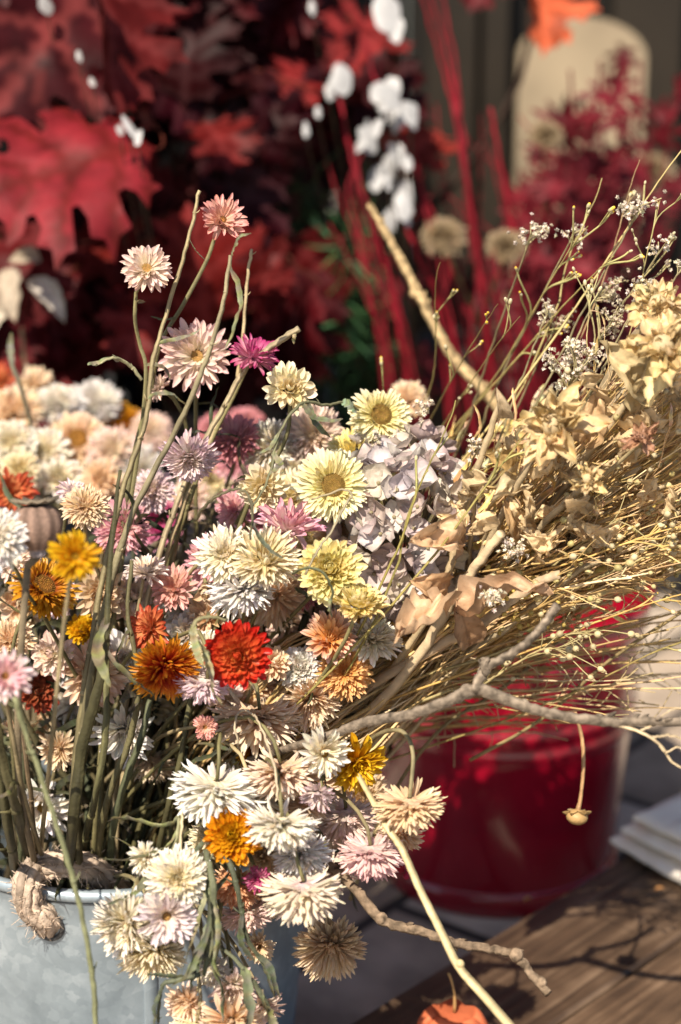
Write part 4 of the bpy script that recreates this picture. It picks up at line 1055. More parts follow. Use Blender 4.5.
# leafy stalks hanging over the front of the bucket
LG = 'leafy stalks hanging over the zinc bucket'
gd = (.10, .11, .065); gd2 = (.15, .16, .09); gp = (.30, .29, .16)
stalk([(182, 800, 1.1), (178, 830, 1.09), (170, 850, 1.085), (150, 862, 1.085), (136, 880, 1.09), (131, 905, 1.095)], [.0013, .0013, .001], gp, 'pale crinkled leafy stalk hanging left beside the rope', [(.2, (-.3, -.9, .3), .055, .006, gp), (.4, (-.5, -.7, .3), .05, .006, gd2), (.7, (-.1, -1, .2), .03, .005, gp), (.1, (-.5, -.7, .3), .05, .006, gp)], group=LG, seed=23)
stalk([(205, 850, 1.075), (212, 880, 1.07), (212, 920, 1.07), (208, 955, 1.075), (204, 975, 1.075)], [.0018, .0026, .0022, .0012], gd2, 'dense olive leaf bundle hanging right of the white cluster', [(.2, (-.3, -.9, .2), .05, .006, gd), (.35, (.25, -.9, .2), .05, .005, gp), (.5, (-.45, -.8, .2), .045, .006, gd2), (.6, (.3, -.9, .2), .05, .005, gd2), (.7, (-.2, -1, .2), .03, .006, gd), (.3, (-.5, -.8, .2), .055, .004, gp)], group=LG, seed=24)
stalk([(215, 845, 1.085), (230, 865, 1.08), (240, 900, 1.08), (246, 935, 1.085), (262, 962, 1.09), (276, 985, 1.09)], [.0018, .0019, .0016, .001], gd, 'dark stem trailing down to the right over the bucket', [(.2, (-.2, -.95, .2), .03, .005, gd), (.45, (.1, -1, .2), .035, .005, gd), (.75, (.6, -.6, .2), .03, .005, gd), (.85, (.2, -.9, .2), .028, .005, gd2)], group=LG, seed=25)
stalk([(222, 948, 1.075), (240, 965, 1.07), (255, 985, 1.07), (266, 1004, 1.07), (280, 1040, 1.07)], [.0012, .0016, .002], gd2, 'twisted green leaf trailing to the bottom of the picture', [(.3, (.5, -.8, .2), .04, .008, (.17, .17, .09)), (.6, (.3, -.9, .2), .03, .008, (.21, .20, .10))], group=LG, seed=26)
stalk([(200, 975, 1.07), (182, 980, 1.068), (164, 984, 1.068), (160, 1000, 1.07), (158, 1022, 1.072)], [.0015, .0018, .0012, .0008], gd, 'dark bent leaf tip hooking left over the zinc', [(.15, (-.8, -.2, .2), .025, .005, gd), (.65, (-.1, -1, .1), .02, .004, gd)], group=LG, seed=27)
stalk([(182, 800, 1.095), (182, 822, 1.09), (181, 850, 1.085), (186, 866, 1.08)], .0011, (.50, .42, .26), 'pale straight stalk above the white cluster over the bucket', seed=28)

# poppy head
def poppy():
    rng = random.Random(9)
    c = P(36, 526, 1.045); ax = A(-.05, 1, .1); rad = .0138
    pts = pl([(28, 566, 1.05), (26, 590, 1.05), (22, 640, 1.055), (18, 720, 1.07), (22, 800, 1.1), (40, 890, 1.235), (48, 960, 1.29)])
    t = thing('poppy_head', tuple(pts[-1]), 'brown ribbed poppy seed head on a grey stem at the left', 'seed head')
    mb = MB(); u, w_ = perp(ax)
    prof = [(.22, -1.25), (.34, -1.12), (.30, -1.02), (.42, -.9), (.72, -.66), (.94, -.3), (1.0, .05), (.93, .42), (.76, .66), (.60, .76), (.56, .8)]
    g = np.array([[c + ax*(z*rad*.98) + (math.cos(a)*u+math.sin(a)*w_)*r*rad*(1+.05*math.cos(10*a)) for a in np.arange(40)*2*PI/40] for r, z in prof])
    cc = np.array([[np.array((.25, .165, .125))*(1+.35*math.cos(10*a)) if 2 < i else np.array((.34, .30, .31)) for a in np.arange(40)*2*PI/40] for i in range(len(prof))])
    mb.grid(g, cc, True); cap = mb.build('capsule', M_disc, t)
    mb = MB()
    n = 20; ring = []
    for k in range(n):
        a = k*2*PI/n; r = rad*(.95 if k % 2 == 0 else .7)
        ring.append(c+ax*rad*(1.12 if k % 2 == 0 else .98)+(math.cos(a)*u+math.sin(a)*w_)*r)
    cen = c+ax*rad*.90
    v = ring + [q-ax*.0012 for q in ring] + [cen, cen-ax*.0012]
    f = [(k, (k+1) % n, 2*n) for k in range(n)] + [(n+(k+1) % n, n+k, 2*n+1) for k in range(n)] + [(k, n+k, n+(k+1) % n, (k+1) % n) for k in range(n)]
    mb.add(v, f, (.30, .24, .17)); mb.build('crown', M_disc, cap)
    mb = MB(); mb.tube(np.concatenate([[c-ax*rad*1.2], pts]), [.0022, .002, .0022], np.array((.27, .21, .13)), 8, rng=rng); mb.build('stem', M_stem, t)
poppy()

# ------------------------------------------------------------------ hydrangea head
def hydrangea():
    rng = random.Random(31)
    C = P(402, 528, 1.195); t = thing('hydrangea', tuple(in_bucket(rng)), 'dried mauve grey hydrangea head beside the pale yellow strawflowers', 'flower')
    cols = [(.80, .74, .67), (.72, .65, .62), (.81, .74, .61), (.76, .71, .68), (.60, .49, .46), (.78, .70, .58), (.66, .54, .49)]
    mb = MB(); sb = MB()
    k = 0; n = 92
    for i in range(n):
        z = 1-1.25*(i+.5)/n; a = i*2.39996
        r = math.sqrt(max(0, 1-z*z))
        u_ = nrm(cR*math.cos(a)*r + cU*math.sin(a)*r - cF*z)
        ctr = C + (cR*np.dot(u_, cR)*.042 + cU*np.dot(u_, cU)*.052 + cF*np.dot(u_, cF)*.05)*(1+rng.uniform(-.12, .1))
        ax = nrm(u_ + np.array([rng.gauss(0, .4) for _ in range(3)]))
        col = np.array(rng.choice(cols))
        pu, pw = perp(ax); a0 = rng.uniform(0, PI)
        rad = rng.uniform(.0085, .0125)
        for q in range(4):
            aa = a0+q*PI/2+rng.gauss(0, .12); rd = math.cos(aa)*pu+math.sin(aa)*pw
            sd = np.cross(ax, rd)
            e = R(rng.uniform(8, 65)); dirp = rd*math.cos(e)+ax*math.sin(e)
            tip_ = ctr + dirp*rad*1.25
            broad(mb, ctr, tip_, nrm(ax*math.cos(e)-rd*math.sin(e)), rad*rng.uniform(1.15, 1.45), jit(col, rng, .1), rng, bend=-.25, cup=rng.uniform(.1, .6), crumple=.10, nl=9, nw=7, shape='rd', col2=jit(col*np.array((.86, .80, .80)), rng), rib=False)
        mb.ball(ctr+ax*.001, .0014, (.4, .34, .2), ax, 1, 5, 4)
        sb.tube(bez(ctr, ctr-ax*.01, C*.6+ctr*.4-np.array((0, 0, .02)), C-np.array((0, 0, .05)), 6), .0006, (.24, .2, .12), 4, False)
    e = np.array(t.location)
    sb.tube(bez(C-np.array((0, 0, .045)), C-np.array((0, 0, .1)), e+np.array((0, 0, .15)), e, 12), .0028, (.2, .16, .09), 7)
    mb.build('florets', M_hyd, t); sb.build('stem', M_stem, t)
hydrangea()

# ================================================================== DRIED GRASSES, THISTLES, SPRIGS (leaning right out of the zinc bucket)
rng = random.Random(404)
STRAWC = [(.86, .61, .31), (.82, .56, .25), (.84, .56, .30), (.72, .49, .19), (.80, .58, .25), (.90, .70, .42), (.66, .45, .18)]
def gbase(rng):
    return ZC + np.array((rng.uniform(-.01, .085), rng.uniform(-.05, .06), rng.uniform(.10, .16)))
def gpath(end, d_end, rng, mid=None, n=16, b=None, back=False):
    """from the bucket mouth, leaning over the rim, out to a far end"""
    b = gbase(rng) if b is None else b
    if mid is not None and mid[0] < 500 and mid[1] > 380 and back: mid = (mid[0], mid[1], max(mid[2], 1.31))
    e = P(end[0], end[1], d_end)
    if mid is None:
        mid = (rng.uniform(345, 405), rng.uniform(640, 720), rng.uniform(1.2, 1.33))
    m = P(*mid)
    tb = nrm(e-m)
    L1 = np.linalg.norm(m-b); L2 = np.linalg.norm(e-m)
    p1 = bez(b, b+np.array((0, 0, .35*L1)), m-tb*.4*L1, m, n//2)
    sag = np.array((rng.gauss(0, .006), rng.gauss(0, .006), rng.gauss(0, .005)))
    p2 = bez(m, m+tb*.33*L2+sag, e-tb*.3*L2-sag*.5+np.array((0, 0, .006)), e, n)
    return np.concatenate([p1[:-1], p2])

mb = MB(); n_st = 0
def seedball(c, r, col, ax=None):
    ax = nrm(np.array([rng.gauss(0, 1) for _ in range(3)])) if ax is None else ax
    mb.ball(c, r, col, ax, 1.1, 6, 5)
    mb.tube([c+ax*r*.9, c+ax*r*1.6], [r*.22, r*.05], np.array(col)*.9, 4)
for i in range(820):
    # fan of fine stalks, densest through the middle of the bundle
    f = rng.random()
    ex = rng.uniform(560, 760); 
    lo_ = 612-.32*(ex-560); hi_ = 400-.62*(ex-560)
    ey = hi_ + (lo_-hi_)*rng.random()**.8
    d_ = 1.12+.23*rng.random()**1.2
    p = gpath((ex, ey), d_, rng, (rng.uniform(350, 430), rng.uniform(600, 700)-.0, rng.uniform(1.19, 1.34)))
    c = np.array(rng.choice(STRAWC))*rng.uniform(.7, 1.12)
    r_ = rng.choice([.0004, .0005, .0006, .0008, .0011])
    mb.tube(rough(p, .0008, rng), [r_*1.5, r_*1.2, r_, r_*.6], c, 4, False, rng=rng)
    # side branches with tiny capsules
    k = len(p)
    for q in range(rng.randrange(2, 6)):
        j = rng.randrange(k//2, k-1)
        t_ = nrm(p[j+1]-p[j]); s_ = nrm(t_ + nrm(np.array([rng.gauss(0, 1) for _ in range(3)]))*.7)
        L = rng.uniform(.012, .035)
        a_ = bez(p[j], p[j]+t_*L*.4, p[j]+s_*L*.8, p[j]+s_*L+t_*L*.2, 5)
        mb.tube(a_, r_*.55, c*1.05, 3, False)
        rr = rng.random()
        if rr < .5: seedball(a_[-1], rng.uniform(.0014, .0026), np.array(rng.choice([(.56, .46, .22), (.60, .50, .30), (.48, .40, .16)]))*rng.uniform(.8, 1.1), s_)
        elif rr < .7: strip(mb, a_[-1], s_, rng.uniform(.008, .018), rng.uniform(.0015, .003), c*1.1, rng, .1, 1.4, 6)
for i in range(60):
    p = gpath((rng.uniform(470, 720), rng.uniform(600, 735)), rng.uniform(1.16, 1.34), rng, (rng.uniform(350, 420), rng.uniform(670, 740), rng.uniform(1.2, 1.34)))
    mb.tube(rough(p, .0006, rng), [.0010, .0008, .0005], np.array(rng.choice(STRAWC))*rng.uniform(.6, 1.0), 4, False, rng=rng)
    for q in range(4):
        j = rng.randrange(len(p)//2, len(p)-1); t_ = nrm(p[j+1]-p[j]); s_ = nrm(t_+nrm(np.array([rng.gauss(0, 1) for _ in range(3)])))
        L = rng.uniform(.012, .03); mb.tube(bez(p[j], p[j]+t_*L*.4, p[j]+s_*L*.8, p[j]+s_*L, 5), .0004, np.array((.55, .43, .22)), 3, False)
for i in range(420):                      # curling narrow leaves within the bundle
    px = rng.uniform(430, 700); py = 640-(px-430)*.35 - rng.uniform(-20, 190)
    p = P(px, py, rng.uniform(1.15, 1.33))
    strip(mb, p, A(rng.uniform(.5, 1), rng.uniform(.1, .9), rng.gauss(0, .3)), rng.uniform(.02, .055), rng.choice([.002, .003, .004, .007, .009]), np.array(rng.choice(STRAWC))*rng.uniform(.7, 1.2), rng, .15, 1.1, 9)
for i in range(110):                      # yellow flower dust low in the bundle
    px = rng.gauss(505, 28); py = rng.gauss(600, 18)
    seedball(P(px, py, rng.uniform(1.13, 1.22)), rng.uniform(.0010, .0018), np.array((.55, .40, .10))*rng.uniform(.7, 1.2))
o = mb.build('dried_grass', M_straw, None, org=tuple(ZC)); tag(o, 'bundle of fine straw coloured grasses leaning to the right', None, kind='stuff')

# ---- thick pale stems
TB = 'thick pale stems in the grass bundle'
def thick(end, d_end, mid, r0, r1, label, col=(.55, .43, .25), seed=1, leaves=(), name='woody_stalk', cat='stem', group=TB):
    rng = random.Random(seed)
    p = rough(gpath(end, d_end, rng, mid, 22), .0006, rng)
    t = thing(name, tuple(p[0]), label, cat, group)
    m_ = MB(); m_.tube(p, [r0, r0, r1], np.array(col), 8, True, wob=.06, rng=rng)
    m_.build('stem', M_straw, t)
    return t, p
def leaf_on(t, b, tip, W, col, seed, nh=(0, .3, 1), **kw):
    rng = random.Random(seed); m_ = MB()
    broad(m_, P(*b), P(*tip), A(*nh), W, col, rng, **kw)
    return m_.build('leaf', M_tan, t)
CRM = (.80, .68, .42); TANC = (.74, .50, .27); PKT = (.70, .46, .28); OCH = (.60, .40, .16)

def thistle(mbb, c, ax, rad, rng, col=(.88, .70, .41), n=3):
    ax = nrm(ax); u, w_ = perp(ax)
    for ring_, (k, L, W, e) in enumerate(((7, 1.25, .55, 6), (8, 1.05, .42, 32), (8, .85, .34, 55), (6, .7, .25, 74))):
        for q in range(k):
            a = q*2*PI/k + rng.gauss(0, .2)+ring_
            rd = math.cos(a)*u+math.sin(a)*w_
            ee = R(e+rng.gauss(0, 16))
            dr = rd*math.cos(ee)+ax*math.sin(ee)
            b = c+rd*rad*.14
            broad(mbb, b, b+dr*rad*L*rng.uniform(.75, 1.2), nrm(ax*math.cos(ee)-rd*math.sin(ee)), rad*W*rng.uniform(.8, 1.25), jit(np.array(col)*rng.uniform(.8, 1.15), rng, .1), rng, bend=rng.uniform(-.35, .25), cup=rng.uniform(.2, 1.1), crumple=.38, nl=12, nw=7, col2=np.array(col)*np.array((.82, .70, .5)), rib=True)
    mbb.ball(c+ax*rad*.2, rad*.33, np.array(col)*.8, ax, 1.1, 10, 7)

def thistle_thing(px, py, d_, dp, ax, label, mid, seed, leaves=()):
    rng = random.Random(seed)
    c = P(px, py, d_); rad = dp/2*d_/FPX; axv = A(*ax)
    p = gpath((px, py), d_+.01, rng, mid, 22); p[-1] = c-axv*rad*.1
    t = thing('thistle', tuple(p[0]), label, 'dried flower', 'dried thistles in the grass bundle')
    m_ = MB(); thistle(m_, c, axv, rad, rng); m_.build('flower_head', M_tan, t)
    m_ = MB(); m_.tube(rough(p, .0005, rng), [.0030, .0030, .0024, .0020], np.array((.55, .43, .26)), 8, True, wob=.06, rng=rng); m_.build('stem', M_straw, t)
    for (b, tip, W, col, kw) in leaves:
        leaf_on(t, b, tip, W, col, rng.randrange(9999), **kw)
    return t
thistle_thing(554, 428, 1.085, 74, (-.35, .35, .8), 'cream dried thistle head with spread papery lobes in the bundle centre', (452, 600, 1.19), 51,
   [((520, 486, 1.15), (492, 500, 1.12), .016, (.78, .62, .38), dict(bend=.4, cup=.9, crumple=.3)), ((585, 446, 1.14), (597, 388, 1.12), .018, TANC, dict(bend=.2, cup=.8, crumple=.3))])
thistle_thing(664, 350, 1.08, 74, (-.3, .45, .8), 'large cream dried thistle head at the right picture edge', (520, 560, 1.2), 52,
   [((648, 402, 1.12), (606, 342, 1.10), .026, (.76, .60, .33), dict(bend=.3, cup=.6, crumple=.3)), ((640, 410, 1.12), (646, 376, 1.09), .022, (.72, .56, .30), dict(bend=-.3, cup=.7, crumple=.3))])
thistle_thing(656, 308, 1.10, 58, (.1, .6, .7), 'cream dried thistle head just above the largest one', (510, 540, 1.22), 53)
thistle_thing(588, 480, 1.09, 34, (-.3, .3, .8), 'small pale green dried thistle below the central one', (470, 610, 1.2), 54)
# pale stems
t, p = thick((500, 402), 1.12, (452, 560, 1.15), .0026, .0018, 'pale upright stem with a curled leaf at its tip', (.60, .46, .27), 61)
leaf_on(t, (500, 418, 1.12), (497, 388, 1.10), .010, (.66, .52, .34), 62, bend=.5, cup=1.0)
leaf_on(t, (462, 545, 1.14), (410, 541, 1.11), .022, (.76, .50, .29), 63, bend=.35, cup=.7, crumple=.5)
t, p = thick((502, 532), 1.12, (430, 640, 1.16), 0.0030, .0026, 'thickest cut pale stem between the tan leaves', (.58, .45, .28), 64)
leaf_on(t, (447, 612, 1.13), (398, 640, 1.08), .024, (.78, .52, .31), 65, bend=.3, cup=.9, crumple=.5, nh=(0, .8, .6))
leaf_on(t, (444, 600, 1.14), (412, 580, 1.12), .020, (.68, .42, .22), 66, bend=.3, cup=.8, crumple=.35)
t, p = thick((640, 466), 1.15, (500, 580, 1.19), .0026, .0022, 'straight pale stem slanting under the small thistle', (.60, .48, .30), 67)
t, p = thick((560, 575), 1.13, (450, 640, 1.16), .0030, .0026, 'pale stem carrying the long rolled pinkish leaf', (.54, .41, .26), 68)
leaf_on(t, (456, 612, 1.13), (546, 585, 1.11), .020, PKT, 69, bend=.12, cup=1.1, crumple=.42, nh=(0, .7, .7))
leaf_on(t, (470, 645, 1.15), (455, 598, 1.13), .018, (.52, .32, .18), 70, bend=.3, cup=.8)
t, p = thick((700, 290), 1.16, (560, 470, 1.18), .0026, .0018, 'long pale stem rising behind the largest thistle', (.56, .45, .28), 71)
t, p = thick((628, 402), 1.13, (540, 500, 1.16), .0024, .0022, 'pale stem ending under the largest thistle leaf', (.62, .50, .32), 72)
leaf_on(t, (515, 470, 1.14), (484, 455, 1.12), .014, OCH, 73, bend=.3, cup=.5)
leaf_on(t, (520, 540, 1.15), (505, 500, 1.13), .016, (.62, .42, .22), 74, bend=.3, cup=.9)
t, p = thick((600, 560), 1.14, (470, 650, 1.2), .0022, .0018, 'pale stem lowest in the bundle above the forked twig', (.54, .44, .28), 75)

exl = random.Random(432)
for i, (px, py, nm) in enumerate([(530, 520, 'curled parchment leaf sprig under the central thistle'), (575, 520, 'curled parchment leaf sprig right of the thick cut stem'), (610, 470, 'curled parchment leaf sprig next to the small thistle'), (650, 500, 'curled parchment leaf sprig nearest the right edge'), (600, 420, 'curled parchment leaf sprig between the two big thistles'), (478, 525, 'curled parchment leaf sprig beside the hydrangea'), (520, 460, 'curled parchment leaf sprig left of the central thistle'), (560, 475, 'curled parchment leaf sprig straight under the central thistle stem'), (625, 430, 'curled parchment leaf sprig beside the pinkish rosette'), (665, 430, 'curled parchment leaf sprig under the edge thistle'), (545, 555, 'curled parchment leaf sprig over the rolled pinkish leaf'), (672, 395, 'curled parchment leaf sprig tight under the largest thistle'), (600, 545, 'curled parchment leaf sprig low in the fine straw'), (460, 500, 'curled parchment leaf sprig against the upright pale stem')]):
    t, p = thick((px+14, py-14), 1.14, (470, 610, 1.2), .0016, .0012, nm, (.62, .48, .28), 800+i, name='leafy_straw', group='parchment leaf sprigs in the grass bundle')
    for q in range(3):
        a = exl.uniform(-.4, 2.6); L = exl.uniform(22, 40); bx, by = px+exl.uniform(-12, 14), py+exl.uniform(-12, 12)
        leaf_on(t, (bx, by, 1.135), (bx+math.cos(a)*L, by-math.sin(a)*L, 1.12+exl.uniform(-.02, .02)), exl.uniform(.006, .012), np.array((.90, .68, .39))*exl.uniform(.8, 1.1), 900+i*5+q, nh=(exl.gauss(0, .6), .5, .8), bend=exl.uniform(-.4, .5), cup=exl.uniform(.4, 1.1), crumple=.38)
# pinkish dried rosette
rr_g = random.Random(81)
c = P(643, 440, 1.085); p = gpath((643, 440), 1.095, rr_g, (510, 570, 1.2), 18); p[-1] = c
t = thing('dried_rosette', tuple(p[0]), 'small pinkish dried rosette under the largest thistle', 'dried flower')
m_ = MB(); thistle(m_, c, A(-.2, .5, .8), .0085, rr_g, (.62, .36, .24)); m_.build('flower_head', M_tan, t)
m_ = MB(); m_.tube(p, .0012, (.5, .4, .22), 6, rng=rr_g); m_.build('stem', M_straw, t)

# ---- white statice sprigs
def cupflower(m_, c, ax, r, col, rng):
    u, w_ = perp(ax); k = 5; a0 = rng.uniform(0, 2)
    v = [c]; 
    for q in range(k*2):
        a = a0+q*PI/k; rr = r*(1 if q % 2 == 0 else .55); h = r*(.9 if q % 2 == 0 else .8)
        v.append(c+ax*h+(math.cos(a)*u+math.sin(a)*w_)*rr)
    f = [(0, 1+q, 1+(q+1) % (2*k)) for q in range(2*k)]
    m_.add(np.array(v), f, jit(col, rng, .12))
def statice(px, py, d_, size, label, seed, mid=None, nb=7, dens=9, col=(.74, .69, .60), group='white statice sprigs in the grass bundle', up=(.35, .9, .1), stemc=(.40, .34, .18)):
    rng = random.Random(seed)
    p = gpath((px, py), d_, rng, mid, 20, back=True)
    t = thing('statice_sprig', tuple(p[0]), label, 'dried flower', group)
    s_ = MB(); f_ = MB(); sz = size*d_/FPX
    s_.tube(rough(p, .0006, rng), [.0008, .0007, .0005], np.array(stemc), 5, False, rng=rng)
    tip = p[-1]; dirn = nrm(p[-1]-p[-3]); upv = nrm(A(*up)+dirn*.5)
    st = tip - dirn*sz*.6
    for b in range(nb):
        f = b/(nb-1) if nb > 1 else 1
        o0 = st + dirn*sz*.6*f*rng.uniform(.6, 1)
        dv_ = nrm(upv + nrm(np.array([rng.gauss(0, 1) for _ in range(3)]))*.85)
        L = sz*rng.uniform(.35, .6)
        q = bez(o0, o0+dirn*L*.3, o0+dv_*L*.7, o0+dv_*L, 6)
        s_.tube(q, .0004, np.array(stemc)*1.1, 4, False)
        for k in range(dens):
            a_ = q[-1] - dv_*L*.38*rng.random() + np.array([rng.gauss(0, .0022) for _ in range(3)])
            ax = nrm(dv_*.6+np.array([rng.gauss(0, .7) for _ in range(3)]))
            cupflower(f_, a_, ax, rng.uniform(.0012, .0020), np.array(col)*rng.uniform(.9, 1.1), rng); cupflower(f_, a_, nrm(ax+A(-.5, .5, .8)), rng.uniform(.0010, .0017), np.array(col)*rng.uniform(.85, 1.1), rng)
    s_.build('stem', M_straw, t); f_.build('blossoms', M_petal, t)
for i, a in enumerate([
    (578, 372, 1.14, 78, 'largest white statice cluster above the central thistle', (470, 540, 1.2), 16, 13),
    (532, 232, 1.2, 40, 'white statice tuft standing highest left of the tall sprigs', (470, 420, 1.22), 6, 10),
    (574, 232, 1.19, 26, 'small white statice tuft among yellow bud tips', (480, 430, 1.22), 5, 7),
    (608, 284, 1.2, 46, 'grey white statice tuft just left of the upper thistle', (520, 450, 1.22), 7, 8),
    (640, 208, 1.16, 42, 'white statice tuft topmost at the right', (540, 400, 1.2), 7, 9),
    (664, 246, 1.16, 24, 'tiny white statice tuft under the topmost one', (590, 360, 1.2), 4, 6),
    (690, 262, 1.15, 34, 'white statice tuft cut by the right picture edge', (600, 380, 1.2), 6, 8),
    (612, 318, 1.17, 40, 'greyish statice tuft between the thistles and the largest cluster', (520, 480, 1.2), 7, 8),
    (648, 292, 1.13, 34, 'white statice tuft right in front of the upper thistle', (560, 440, 1.17), 7, 8),
    (560, 322, 1.22, 50, 'loose grey statice tuft over the blurred red twigs', (480, 480, 1.24), 7, 6),
    (424, 412, 1.17, 24, 'white statice speck above the hydrangea', (400, 520, 1.19), 4, 7),
    (476, 450, 1.15, 24, 'white statice speck left of the upright pale stem', (430, 560, 1.18), 5, 7),
    (516, 556, 1.12, 34, 'white statice tuft low over the thick cut stem', (450, 610, 1.16), 7, 9),
    (372, 440, 1.17, 20, 'white statice speck on the rim of the open cream flower', (385, 520, 1.19), 4, 5),
    (490, 602, 1.1, 26, 'white statice tuft lying on the rolled pinkish leaf', (440, 640, 1.14), 6, 7),
    (548, 312, 1.2, 20, 'thin statice spike leaning over the blurred red twigs', (500, 440, 1.22), 4, 5)]):
    statice(a[0], a[1], a[2], a[3], a[4], 300+i, a[5], a[6], a[7], col=(.82, .73, .60) if i not in (3, 7, 9) else (.68, .58, .44))

# ---- thin sprigs with bud tips
def sprig(end, d_, mid, label, seed, nb=6, yellow=.6, col=(.42, .36, .17), r=.0008, group='thin bud tipped sprigs in the grass bundle', spread=.03, span=.45):
    rng = random.Random(seed)
    p = gpath(end, d_, rng, mid, 24, back='hydrangea' not in label)
    t = thing('bud_sprig', tuple(p[0]), label, 'dried sprig', group)
    s_ = MB()
    s_.tube(rough(p, .0002, rng), [r*.75, r*.65, r*.5, r*.3], np.array(col)*np.array((1.12, 1.02, .95)), 5, False, rng=rng)
    k = len(p)
    for q in range(max(0, nb-1)):
        j = int(k*(1-span*rng.random()))-2; j = max(2, min(k-2, j))
        t_ = nrm(p[j+1]-p[j]); s0 = nrm(t_+nrm(np.array([rng.gauss(0, 1) for _ in range(3)]))*.6)
        L = spread*rng.uniform(.4, 1.2)
        a_ = bez(p[j], p[j]+t_*L*.4, p[j]+s0*L*.8, p[j]+s0*L+A(0, 1, 0)*L*.15, 7)
        s_.tube(a_, r*.55, np.array(col)*1.1, 4, False)
        for e_ in range(rng.randrange(1, 4)):
            c_ = a_[-1]+np.array([rng.gauss(0, .0022) for _ in range(3)])*(e_ > 0)
            if e_ > 0: s_.tube([a_[-3], c_], r*.4, np.array(col)*1.1, 3, False)
            yl = rng.random() < yellow
            b_ = MB(); b_.ball(c_+s0*.0014, rng.uniform(.0008, .0013), (.56, .48, .28), s0, 1.7, 7, 6, (.85, .55, .04) if yl else (.60, .54, .36)); b_.build('bud', M_straw, t)
    s_.build('stem', M_straw, t)
for i, a in enumerate([
    ((690, 140), 1.17, (560, 330, 1.19), 'longest bare sprig leaving the picture at the upper right', 3, .2, (.46, .40, .18), .0013, .02),
    ((588, 226), 1.16, (478, 400, 1.19), 'upright sprig with yellow bud tips beside the highest white tuft', 9, .8, (.42, .38, .16), .0011, .035),
    ((614, 256), 1.16, (470, 410, 1.19), 'straight olive sprig slanting across the blurred red twigs', 6, .7, (.44, .40, .16), .0012, .03),
    ((602, 178), 1.2, (560, 300, 1.22), 'bare olive stalk rising straight above the yellow bud tips', 0, .2, (.36, .32, .14), .0011, .02),
    ((498, 304), 1.17, (430, 420, 1.18), 'curved sprig with yellow brown buds before the crimson twigs', 5, .9, (.38, .34, .14), .0008, .02),
    ((520, 316), 1.17, (440, 430, 1.18), 'low curved sprig with pale hanging buds before the crimson twigs', 5, .2, (.40, .36, .15), .0008, .02),
    ((588, 300), 1.14, (590, 360, 1.15), 'short forked sprig with slender pale buds over the largest cluster', 5, .1, (.44, .40, .20), .0007, .02),
    ((655, 262), 1.18, (560, 400, 1.2), 'sprig with yellow tips curving left of the right edge tuft', 6, .6, (.42, .36, .17), .0009, .03),
    ((640, 160), 1.2, (600, 290, 1.21), 'reddish thin sprig curving upward behind the topmost tuft', 2, .1, (.36, .26, .14), .0008, .02),
    ((428, 470), 1.11, (392, 560, 1.13), 'olive sprig crossing the hydrangea from below', 2, .1, (.34, .32, .10), .0013, .02),
    ((456, 400), 1.12, (400, 560, 1.13), 'long olive sprig crossing the hydrangea towards the dark gap', 2, .4, (.36, .34, .11), .0012, .02),
    ((540, 420), 1.1, (430, 560, 1.12), 'olive sprig slanting from the hydrangea to the central thistle', 3, .1, (.38, .35, .12), .0012, .02),
    ((700, 590), 1.12, (560, 640, 1.15), 'golden sprig running almost flat along the bundle bottom', 4, .2, (.52, .36, .12), .0011, .02),
    ((700, 525), 1.12, (540, 570, 1.15), 'golden sprig with a fork above the flat one', 5, .2, (.54, .38, .13), .0011, .03),
    ((690, 640), 1.16, (580, 690, 1.2), 'lowest olive sprig reaching over the red bucket', 3, .1, (.40, .34, .13), .0010, .02),
    ((440, 262), 1.22, (425, 400, 1.22), 'faint olive sprig with a yellow tip in the dark gap', 3, .8, (.34, .30, .12), .0007, .02),
    ((383, 362), 1.25, (384, 470, 1.24), 'tiny yellow budded sprig over the open cream flower', 3, .8, (.34, .32, .12), .0007, .012),
    ((660, 200), 1.15, (640, 300, 1.17), 'arching fine sprig with fluffy end near the right edge', 4, .1, (.42, .38, .17), .0007, .03)]):
    sprig(a[0], a[1], a[2], a[3], 500+i, a[4], a[5], a[6], a[7], spread=a[8])
# flax like capsules, a few told apart by place
for i, a in enumerate([((620, 520), (480, 620, 1.19), 'sprig of round straw coloured capsules under the straight pale stem'), ((560, 650), (450, 690, 1.18), 'sprig of round straw coloured capsules hanging over the forked twig'),
                       ((690, 545), (540, 600, 1.17), 'sprig of round straw coloured capsules reaching the right edge'), ((600, 630), (480, 660, 1.18), 'sprig of dull capsules nearest the red bucket rim')]):
    rng = random.Random(700+i); p = gpath(a[0], 1.13, rng, a[1], 22)
    t = thing('capsule_sprig', tuple(p[0]), a[2], 'dried sprig', 'capsule sprigs in the grass bundle')
    s_ = MB(); b_ = MB(); s_.tube(rough(p, .0005, rng), [.0011, .0009, .0006], (.46, .38, .18), 5, False, rng=rng)
    for q in range(13):
        j = rng.randrange(len(p)//2, len(p)-1); t_ = nrm(p[j+1]-p[j]); s0 = nrm(t_+nrm(np.array([rng.gauss(0, 1) for _ in range(3)]))*.9)
        L = rng.uniform(.01, .03); a_ = bez(p[j], p[j]+t_*L*.4, p[j]+s0*L*.8, p[j]+s0*L, 6)
        s_.tube(a_, .0004, (.50, .42, .2), 3, False); b_ = MB(); b_.ball(a_[-1]+s0*.002, rng.uniform(.0014, .0023), np.array((.58, .47, .26))*rng.uniform(.8, 1.1), s0, 1.05, 8, 6)
        b_.tube([a_[-1]+s0*.004, a_[-1]+s0*.006], [.0007, .0001], (.5, .4, .22), 4); b_.build('capsule', M_straw, t)
    s_.build('stem', M_straw, t)

